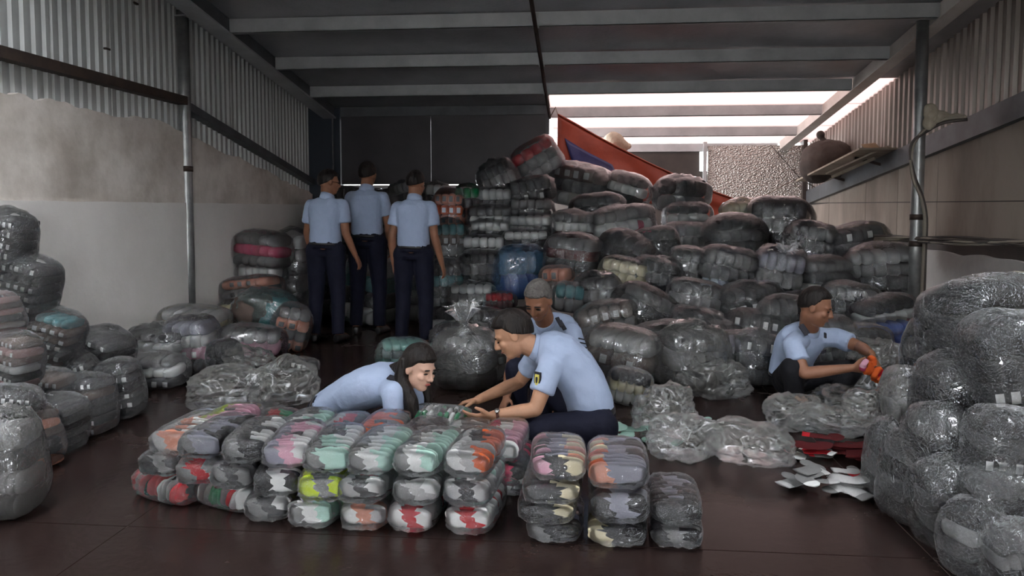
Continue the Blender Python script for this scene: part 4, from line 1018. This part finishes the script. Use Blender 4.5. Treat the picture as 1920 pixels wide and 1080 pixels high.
e = J['shL'].lerp(J['elL'], .20); c = e+V(-.045, -.062, 0)
patch('badge', shirt, c, V(-.55, -.83, .05), V(.05, 0, 1), .044, .085, M['badge_k'], pts=SHIELD)
patch('badge_emblem', shirt, c+V(-.55, -.83, .05)*.004, V(-.55, -.83, .05), V(.05, 0, 1), .028, .060, M['badge_y'], pts=SHIELD)
patch('badge_emblem_core', shirt, c+V(-.55, -.83, .05)*.006, V(-.55, -.83, .05), V(.05, 0, 1), .013, .034, M['badge_k'], pts=SHIELD)
d = (J['elL']-J['wrL']).normalized(); p = J['wrL']+d*.025
o = MB().tube([p-d*.008, p+d*.008], .031, 18).build('watch_strap', M['strap'], root, True)
o2 = MB().tube([p+V(0, -.02, .024), p+V(0, -.025, .032)], .014, 14).build('watch_face', M['watch'], o, True)

# ---- person bent over the stack
J = dict(head=W(786, 690, 4.02), f=V(.80, -.52, -.26), u=V(.22, -.02, .97), neck=W(757, 716, 4.12), hip=W(606, 782, 4.36), bend=W(668, 715, 4.30),
  shR=W(738, 738, 3.95), elR=W(742, 792, 3.93), wrR=W(800, 822, 3.94), handR=V(.9, -.2, -.2), palmR=V(0, 0, -1), thumbR=V(0, 1, 0),
  shL=W(768, 722, 4.24), elL=W(790, 790, 4.28), wrL=W(820, 805, 4.18), handL=V(.8, -.3, -.1), palmL=V(0, 0, -1), thumbL=V(0, -1, 0),
  hipR=W(612, 795, 4.26), knR=W(735, 822, 4.20), anR=W(596, 832, 4.25), toeR=W(565, 838, 4.28),
  hipL=W(606, 785, 4.46), knL=W(735, 812, 4.48), anL=W(596, 822, 4.46), toeL=W(565, 828, 4.46))
hcW = J['head']; fW, uW, rW = frame(J['f'], J['u'])
def long_hair(B):
    a = hcW-fW*.06+rW*.062-uW*.0
    B.chain([(hcW-fW*.05-uW*.02, .075), (hcW-fW*.075-uW*.08, .062), (hcW-fW*.09-uW*.12, .05)])
    B.chain([(a+uW*.02, .034), (a-uW*.07+rW*.012+fW*.01, .036), (W(772, 752, 3.93), .036), (W(779, 790, 3.92), .028), (W(784, 812, 3.92), .012)])
    B.chain([(W(765, 735, 3.94), .03), (W(768, 780, 3.93), .028), (W(772, 806, 3.93), .012)])
    B.chain([(hcW-fW*.02-rW*.06-uW*.03, .032), (W(803, 745, 4.08), .024), (W(800, 785, 4.06), .018)])
    B.chain([(hcW-fW*.09-uW*.03, .05), (W(737, 694, 4.16), .038), (W(715, 700, 4.2), .018)])
root, body, shirt = person('person in light blue shirt with long hair bending low over the sock stack', G(640, 835), J, SK['light'], M['hair'], M['navy'], .93, .006, lips=M['lips'], hair_kw=dict(seed=5, low=.10, fringe=-.02, vol=1.05), long_sleeve=True, hair_extra=long_hair)
c = J['shR'].lerp(J['neck'], .35)+V(0, -.02, .062); patch('shoulder_board', shirt, c, V(.05, -.35, .9), V(.8, -.3, .1), .038, .10, M['badge_k'])

# ---- person crouching behind
J = dict(head=W(1009, 563, 4.86), f=V(-.30, -.80, -.56), u=V(-.12, -.45, .88), neck=W(1022, 604, 5.02), hip=W(1050, 706, 5.22), bend=W(1050, 640, 5.24),
  shR=W(975, 622, 5.02), elR=W(958, 690, 4.88), wrR=W(950, 745, 4.70), handR=V(-.2, -.7, -.5), palmR=V(.5, 0, -.7), thumbR=V(.6, 0, .6),
  shL=W(1072, 625, 4.98), elL=W(1092, 690, 4.9), wrL=W(1050, 740, 4.72), handL=V(-.5, -.6, -.4), palmL=V(-.5, 0, -.7), thumbL=V(-.5, 0, .6),
  hipR=W(1030, 712, 5.14), knR=W(968, 692, 4.78), anR=W(972, 775, 4.86), toeR=W(960, 790, 4.7),
  hipL=W(1066, 712, 5.14), knL=W(1096, 700, 4.78), anL=W(1086, 775, 4.9), toeL=W(1086, 790, 4.75))
root, body, shirt = person('person in striped-sleeve blue shirt crouching behind the kneeling one, looking down', G(1035, 780), J, SK['dark'], M['greyhair'], M['navy'], 1.0, .008, hair_kw=dict(seed=7, vol=.985))
for (dx, dy) in ((0, 0), (.035, -.012)):
    c = J['shL'].lerp(J['neck'], .45-dx*3)+V(0, -.055, .05+dy); patch('shoulder_board', shirt, c, V(.15, -.75, .65), V(.35, -.4, -.5), .026, .075, M['badge_k'])
for k in range(4):
    c = J['shL'].lerp(J['elL'], .12+.12*k)+V(.055, -.052, 0); patch('sleeve_stripe', shirt, c, V(.7, -.7, .05), V(.35, 0, .9), .05, .009, M['badge_k'])
c = J['shL'].lerp(J['elL'], .48)+V(-.02, -.074, 0); patch('badge', shirt, c, V(-.2, -1, .1), V(0, 0, 1), .042, .07, M['badge_k'], pts=SHIELD); patch('badge_emblem', shirt, c+V(-.2, -1, .1)*.004, V(-.2, -1, .1), V(0, 0, 1), .026, .05, M['badge_y'], pts=SHIELD)

# ---- person crouching by the post, sorting orange socks
J = dict(head=W(1530, 576, 5.22), f=V(.84, -.46, -.28), u=V(.22, -.08, .97), neck=W(1517, 617, 5.34), hip=W(1480, 708, 5.50), bend=W(1484, 655, 5.48),
  shR=W(1486, 648, 5.16), elR=W(1508, 700, 5.02), wrR=W(1596, 690, 4.96), handR=V(.9, -.1, .02), palmR=V(-.1, .8, .4), thumbR=V(.2, 0, 1),
  shL=W(1570, 634, 5.46), elL=W(1612, 650, 5.34), wrL=W(1634, 664, 5.06), handL=V(.2, -.7, -.6), palmL=V(-.6, 0, -.6), thumbL=V(-.5, -.5, .4),
  hipR=W(1478, 712, 5.36), knR=W(1486, 690, 5.08), anR=W(1490, 740, 5.12), toeR=W(1508, 754, 5.0),
  hipL=W(1500, 708, 5.58), knL=W(1596, 694, 5.40), anL=W(1570, 740, 5.36), toeL=W(1600, 750, 5.28), curlR=.7, curlL=.7)
root, body, shirt = person('person in blue shirt and black trousers seated near the post, sorting orange socks', G(1510, 752), J, SK['dark'], M['hair'], M['blackcloth'], 1.0, .0075, hair_kw=dict(seed=9, vol=1.0, fringe=-.10), sleeve=.6)
for dx in (0, .034):
    c = J['shR'].lerp(J['neck'], .42+dx*3)+V(.01, -.045, .062); patch('shoulder_board', shirt, c, V(.1, -.72, .68), V(.3, -.5, -.5), .024, .078, M['badge_k'])
c = J['neck'].lerp(J['hip'], .45)+V(.13, -.10, .02); patch('name_tag', shirt, c, V(.75, -.65, .1), V(-.1, 0, 1), .06, .02, M['badge_k'])
c = J['neck']+V(.085, -.075, -.03); patch('collar_tab', shirt, c, V(.75, -.65, .2), V(.4, 0, .8), .025, .035, M['badge_k'])

# ---- three people standing with their backs to the camera
def standing(label, px, Y, s, f, skin_m, armL, armR, lean=0.0, seed=1, turn=0.0, feet=.11, bl=.0):
    b = W(px, 560, Y); x, y = b.x, b.y; ct, st = math.cos(turn), math.sin(turn)
    def P(dx, dy, z): return V(x+(dx*ct-dy*st)*s, y+(dx*st+dy*ct)*s, z*s)
    J = dict(head=P(.0+lean, .05, 1.575), f=V(*f), u=V(0, .12, 1), neck=P(lean*.8, .0, 1.425), hip=P(0, 0, .93), bend=P(lean*.3, -.02, 1.2),
      shL=P(-.155+lean*.6, 0, 1.345), shR=P(.155+lean*.6, 0, 1.345), hipL=P(-.09, 0, .90), hipR=P(.09, 0, .90),
      knL=P(-feet, .03, .48), knR=P(feet, .03, .48), anL=P(-feet-.01, -.02, .085), anR=P(feet+.01, -.02, .085), toeL=P(-feet-.04, .14, .035), toeR=P(feet+.04, .14, .035))
    for S, A in (('L', armL), ('R', armR)):
        J['el'+S] = P(*A[0]); J['wr'+S] = P(*A[1]); J['hand'+S] = (J['wr'+S]-J['el'+S]).normalized()+V(0, .1, 0)
        J['palm'+S] = V(1 if S == 'L' else -1, .1, 0); J['thumb'+S] = V(0, 1, 0)
    return person(label, V(x, y, 0), J, skin_m, M['hair'], M['navy'], s, .009, hair_kw=dict(seed=seed, vol=1.02), belly=bl, hs=1.04, torso_w=.9)
r1, b1, s1 = standing('person standing nearest the grey wall, face turned sideways, wearing glasses', 612, 7.25, 1.0, (.86, .5, -.12), SK['dark'],
  ((-.20, .04, 1.08), (-.18, .14, .85)), ((.205, -.01, 1.08), (.285, .06, .85)), lean=.03, seed=11)
h = W(622, 337, 7.3); fE, uE, rE = frame((.86, .5, -.12), (0, .12, 1)); hE = V(b1.matrix_world.translation.x, 0, 0)
r2, b2, s2 = standing('middle one of three standing people, back to the camera, blue shirt', 690, 7.75, 1.06, (.15, .98, -.1), SK['dark'],
  ((-.20, .03, 1.08), (-.20, .1, .84)), ((.20, .05, 1.08), (.18, .2, .86)), seed=13)
r3, b3, s3 = standing('person standing nearest the sock heap, back turned, both arms hanging', 776, 7.0, .985, (.35, .9, -.22), SK['dark'],
  ((-.20, -.02, 1.08), (-.20, .02, .82)), ((.205, -.01, 1.08), (.265, .05, .81)), lean=.02, seed=15)
# spectacles on the first one
hx = W(612, 560, 7.25); hd = V(hx.x+.03, hx.y+.05, 1.575)
for k in (-1, 1):
    c = hd+fE*.098+rE*k*.032; m = MB(); m.tube([c+rE*math.cos(a)*.022+uE*math.sin(a)*.016 for a in [i*math.pi/8 for i in range(17)]], .0022, 6); m.tube([c+rE*k*.022, hd+rE*k*.084-fE*.0], .002, 6)
    m.build('glasses_frame', M['eye'], r1, True)
# ================================================================ TARPAULIN, CABLES, ODDS AND ENDS
def sheet_between(name, grid, mat, th=.004):
    nu, nv = len(grid), len(grid[0]); v = [p for row in grid for p in row]; f = [(i*nv+j, i*nv+j+1, (i+1)*nv+j+1, (i+1)*nv+j) for i in range(nu-1) for j in range(nv-1)]
    o = link(name, pyd(name, v, f), None, [mat], True); m = o.modifiers.new('thick', 'SOLIDIFY'); m.thickness = th; return o
r = empty('tarpaulin', W(1200, 420, 10.0)); tag(r, 'orange and blue tarpaulin slung slantwise below the skylights', 'tarpaulin')
def tarp_pt(s, t):          # s along the upper hem, t down
    top = W(1046, 215, 9.95).lerp(W(1400, 384, 10.9), s); 
    low = W(1044, 345, 9.85).lerp(W(1400, 420, 10.7), s)
    top = top+V(0, 0, -.07*math.sin(math.pi*s)*1.0)
    p = top.lerp(low, t); k = noise.noise((s*6, t*2, 3)); return p+V(0, .07*k+.05*math.sin(s*14+t*3)*t, .02*k)
grid = [[tarp_pt(i/40, j/14) for j in range(15)] for i in range(41)]
o = sheet_between('orange_sheet', grid, M['orange_tarp']); world_keep(o, r)
g2 = []
for i in range(17):
    row = []
    for j in range(11):
        s, t = .035+.24*i/16+.08*(j/10), .30+.62*j/10*(1-.25*i/16)+.10*i/16; row.append(tarp_pt(s, t)+V(0, -.02-.008*noise.noise((s*20, t*9, 1)), 0))
    g2.append(row)
o = sheet_between('blue_sheet', g2, M['blue_tarp']); world_keep(o, r)
o = MB().tube([tarp_pt(i/20, 0)+V(0, -.004, .004) for i in range(21)], .012, 8).build('hem_rope', M['orange_tarp'], r, True)

MB().tube([tarp_pt(0, 0), tarp_pt(0, 0)+V(-.03, .02, .10), V(XM, 10.04, H(10.04)-.155)], .006, 6).build('tie_rope', M['cablepale'], r, True)
MB().tube([tarp_pt(1, 0), tarp_pt(1, 0)+V(.2, .5, .05), W(1503, 330, YF-.12)], .006, 6).build('tie_rope', M['cablepale'], r, True)
# round bundle lying on the far panel
p = W(1150, 266, 10.75); B = Blob(); B.ell(p, (.14, .14, .14), sub=3)
B.chain([(p+V(.05, 0, .0), .11), (p+V(.14, .02, -.06), .08)])
r = empty('sack', (p.x, p.y, p.z-.16)); tag(r, 'pale round sack peeking over the tarpaulin hem below the skylights', 'sack'); B.fuse('sack_cloth', M['rag'], r, .02, 2, wrinkle=.01)
B2 = Blob(); B2.chain([(p+V(.15, .02, -.06), .035), (p+V(.21, .02, -.06), .045)]); B2.fuse('sack_mouth', M['rag'], r, .012, 1)

# shelf board, sack and box on the right wall girt
def gz(y): return girt_r(y)+.19
yS = 10.3
r = empty('wall_shelf', (XR-.2, yS, gz(yS))); tag(r, 'thin board shelf tilted on the dark rail of the brown wall', 'shelf')
MB().beam((XR-.24, 8.8, gz(8.8)+.02), (XR-.34, 10.9, gz(10.9)-.02), .42, .022).build('board', M['wood'], r)
for y in (9.2, 10.4): MB().beam((XR-.02, y, gz(y)-.10), (XR-.36, y, gz(y)-.005), .03, .03).build('bracket', M['rust'], r)
p = W(1552, 296, 10.6); B = Blob(); B.ell(p, (.34, .28, .24), sub=3); B.ell(p+V(-.15, -.05, -.12), (.22, .2, .22), sub=3); B.ell(p+V(.14, 0, -.08), (.2, .2, .18), sub=3)
r = empty('sack', (p.x, p.y, p.z-.3)); tag(r, 'bulky dark brown sack heaped on the shelf end by the foil panel', 'sack'); B.fuse('sack_cloth', M['sack'], r, .025, 2, wrinkle=.015)
B = Blob(); B.chain([(p+V(-.05, 0, .2), .06), (p+V(-.08, 0, .27), .03), (p+V(-.10, 0, .31), .06)]); B.fuse('sack_neck', M['sack'], r, .018, 1)
p = W(1648, 268, 9.5); r = empty('cardboard_box', (p.x, p.y, gz(9.5)+.03)); tag(r, 'small brown cardboard box on the shelf', 'box'); r.rotation_euler = (0, 0, R(20))
o = MB().box(-.09, .09, -.12, .12, 0, .13).build('carton', M['cardboard']); o.parent = r
for sgn in (-1, 1):
    o = MB().box(-.045, .045, -.12, .12, -.002, .002).build('flap', M['cardboard']); o.parent = r; o.location = (sgn*.12, 0, .15); o.rotation_euler = (0, -sgn*.7, 0)
p0 = W(1560, 330, 8.9)
r = empty('loose_board', (p0.x, p0.y, p0.z)); tag(r, 'loose pale plank end jutting from the shelf towards the foil panel', 'plank')
MB().beam(W(1553, 326, 9.3), W(1668, 275, 8.9), .16, .02).build('plank', M['wood'], r); MB().beam(W(1560, 332, 9.35), W(1640, 297, 9.0), .03, .03).build('batten', M['wood'], r)

# cables
r = empty('cable_bundle', W(1780, 450, 7.0)); tag(r, 'bundle of grimy cables running level along the brown wall', 'cables')
rr = rng(4)
for k in range(6):
    pts = []
    for i in range(15):
        t = i/14; q = W(1640, 446, 7.6).lerp(W(1985, 458, 5.85), t); pts.append(q+V(rr.uniform(-.012, .012), rr.uniform(-.01, .01), .012*math.sin(t*9+k*1.9)+.008*(k-2.5)))
    MB().tube(pts, .009+.002*(k % 2), 7).build('cable', M['cable'] if k % 3 else M['cablepale'], r, True)
r = empty('hanging_cable', W(1712, 300, 7.05)); tag(r, 'dusty cable looping over the steel post and drooping down its side', 'cable')
for k in range(2):
    pts = [W(1808+6*k, 219+5*k, 6.9), W(1770, 224+6*k, 6.95), W(1738, 240+6*k, 7.0), W(1714-4*k, 268, 7.02), W(1708, 300, 7.02), W(1712+4*k, 335, 7.02), W(1726+3*k, 368, 7.05), W(1734+3*k, 410, 7.06), W(1732+3*k, 470, 7.08), W(1728+4*k, 560, 7.1), W(1724+4*k, 655, 7.12)]
    out = []
    for i in range(len(pts)-1):
        for t in (0, .25, .5, .75):
            a, b, c, d = pts[max(0, i-1)], pts[i], pts[i+1], pts[min(len(pts)-1, i+2)]
            out.append(.5*((2*b)+(c-a)*t+(2*a-5*b+4*c-d)*t*t+(3*b-a-3*c+d)*t**3))
    out.append(pts[-1]); MB().tube(out, .014, 8).build('cable', M['cablepale'] if k == 0 else M['cable'], r, True)
p = W(1758, 218, 6.98); B = Blob(); B.ell(p, (.10, .05, .05)); B.ell(p+V(-.07, -.02, .03), (.05, .05, .08)); B.ell(p+V(.10, 0, -.005), (.14, .03, .022)); B.ell(p+V(-.07, 0, -.05), (.05, .045, .06))
r = empty('rag', (p.x, p.y, p.z-.1)); tag(r, 'beige rag tied around the steel post on the brown wall side', 'rag'); B.fuse('rag_cloth', M['rag'], r, .01, 1, wrinkle=.012)
B = Blob(); B.ell(p+V(-.05, -.04, .0), (.03, .02, .05)); B.fuse('rag_knot', M['rag'], r, .008, 1, wrinkle=.006)
r = empty('hanging_wire', W(1480, 300, 11.9)); tag(r, 'thin dark wire hanging slantwise across the foil panel', 'wire')
MB().tube([W(1445, 272, 12.0), W(1470, 300, 12.0), W(1503, 338, 12.0), W(1530, 352, 11.9)], .007, 6).build('wire', M['cable'], r, True)
finish_fused()
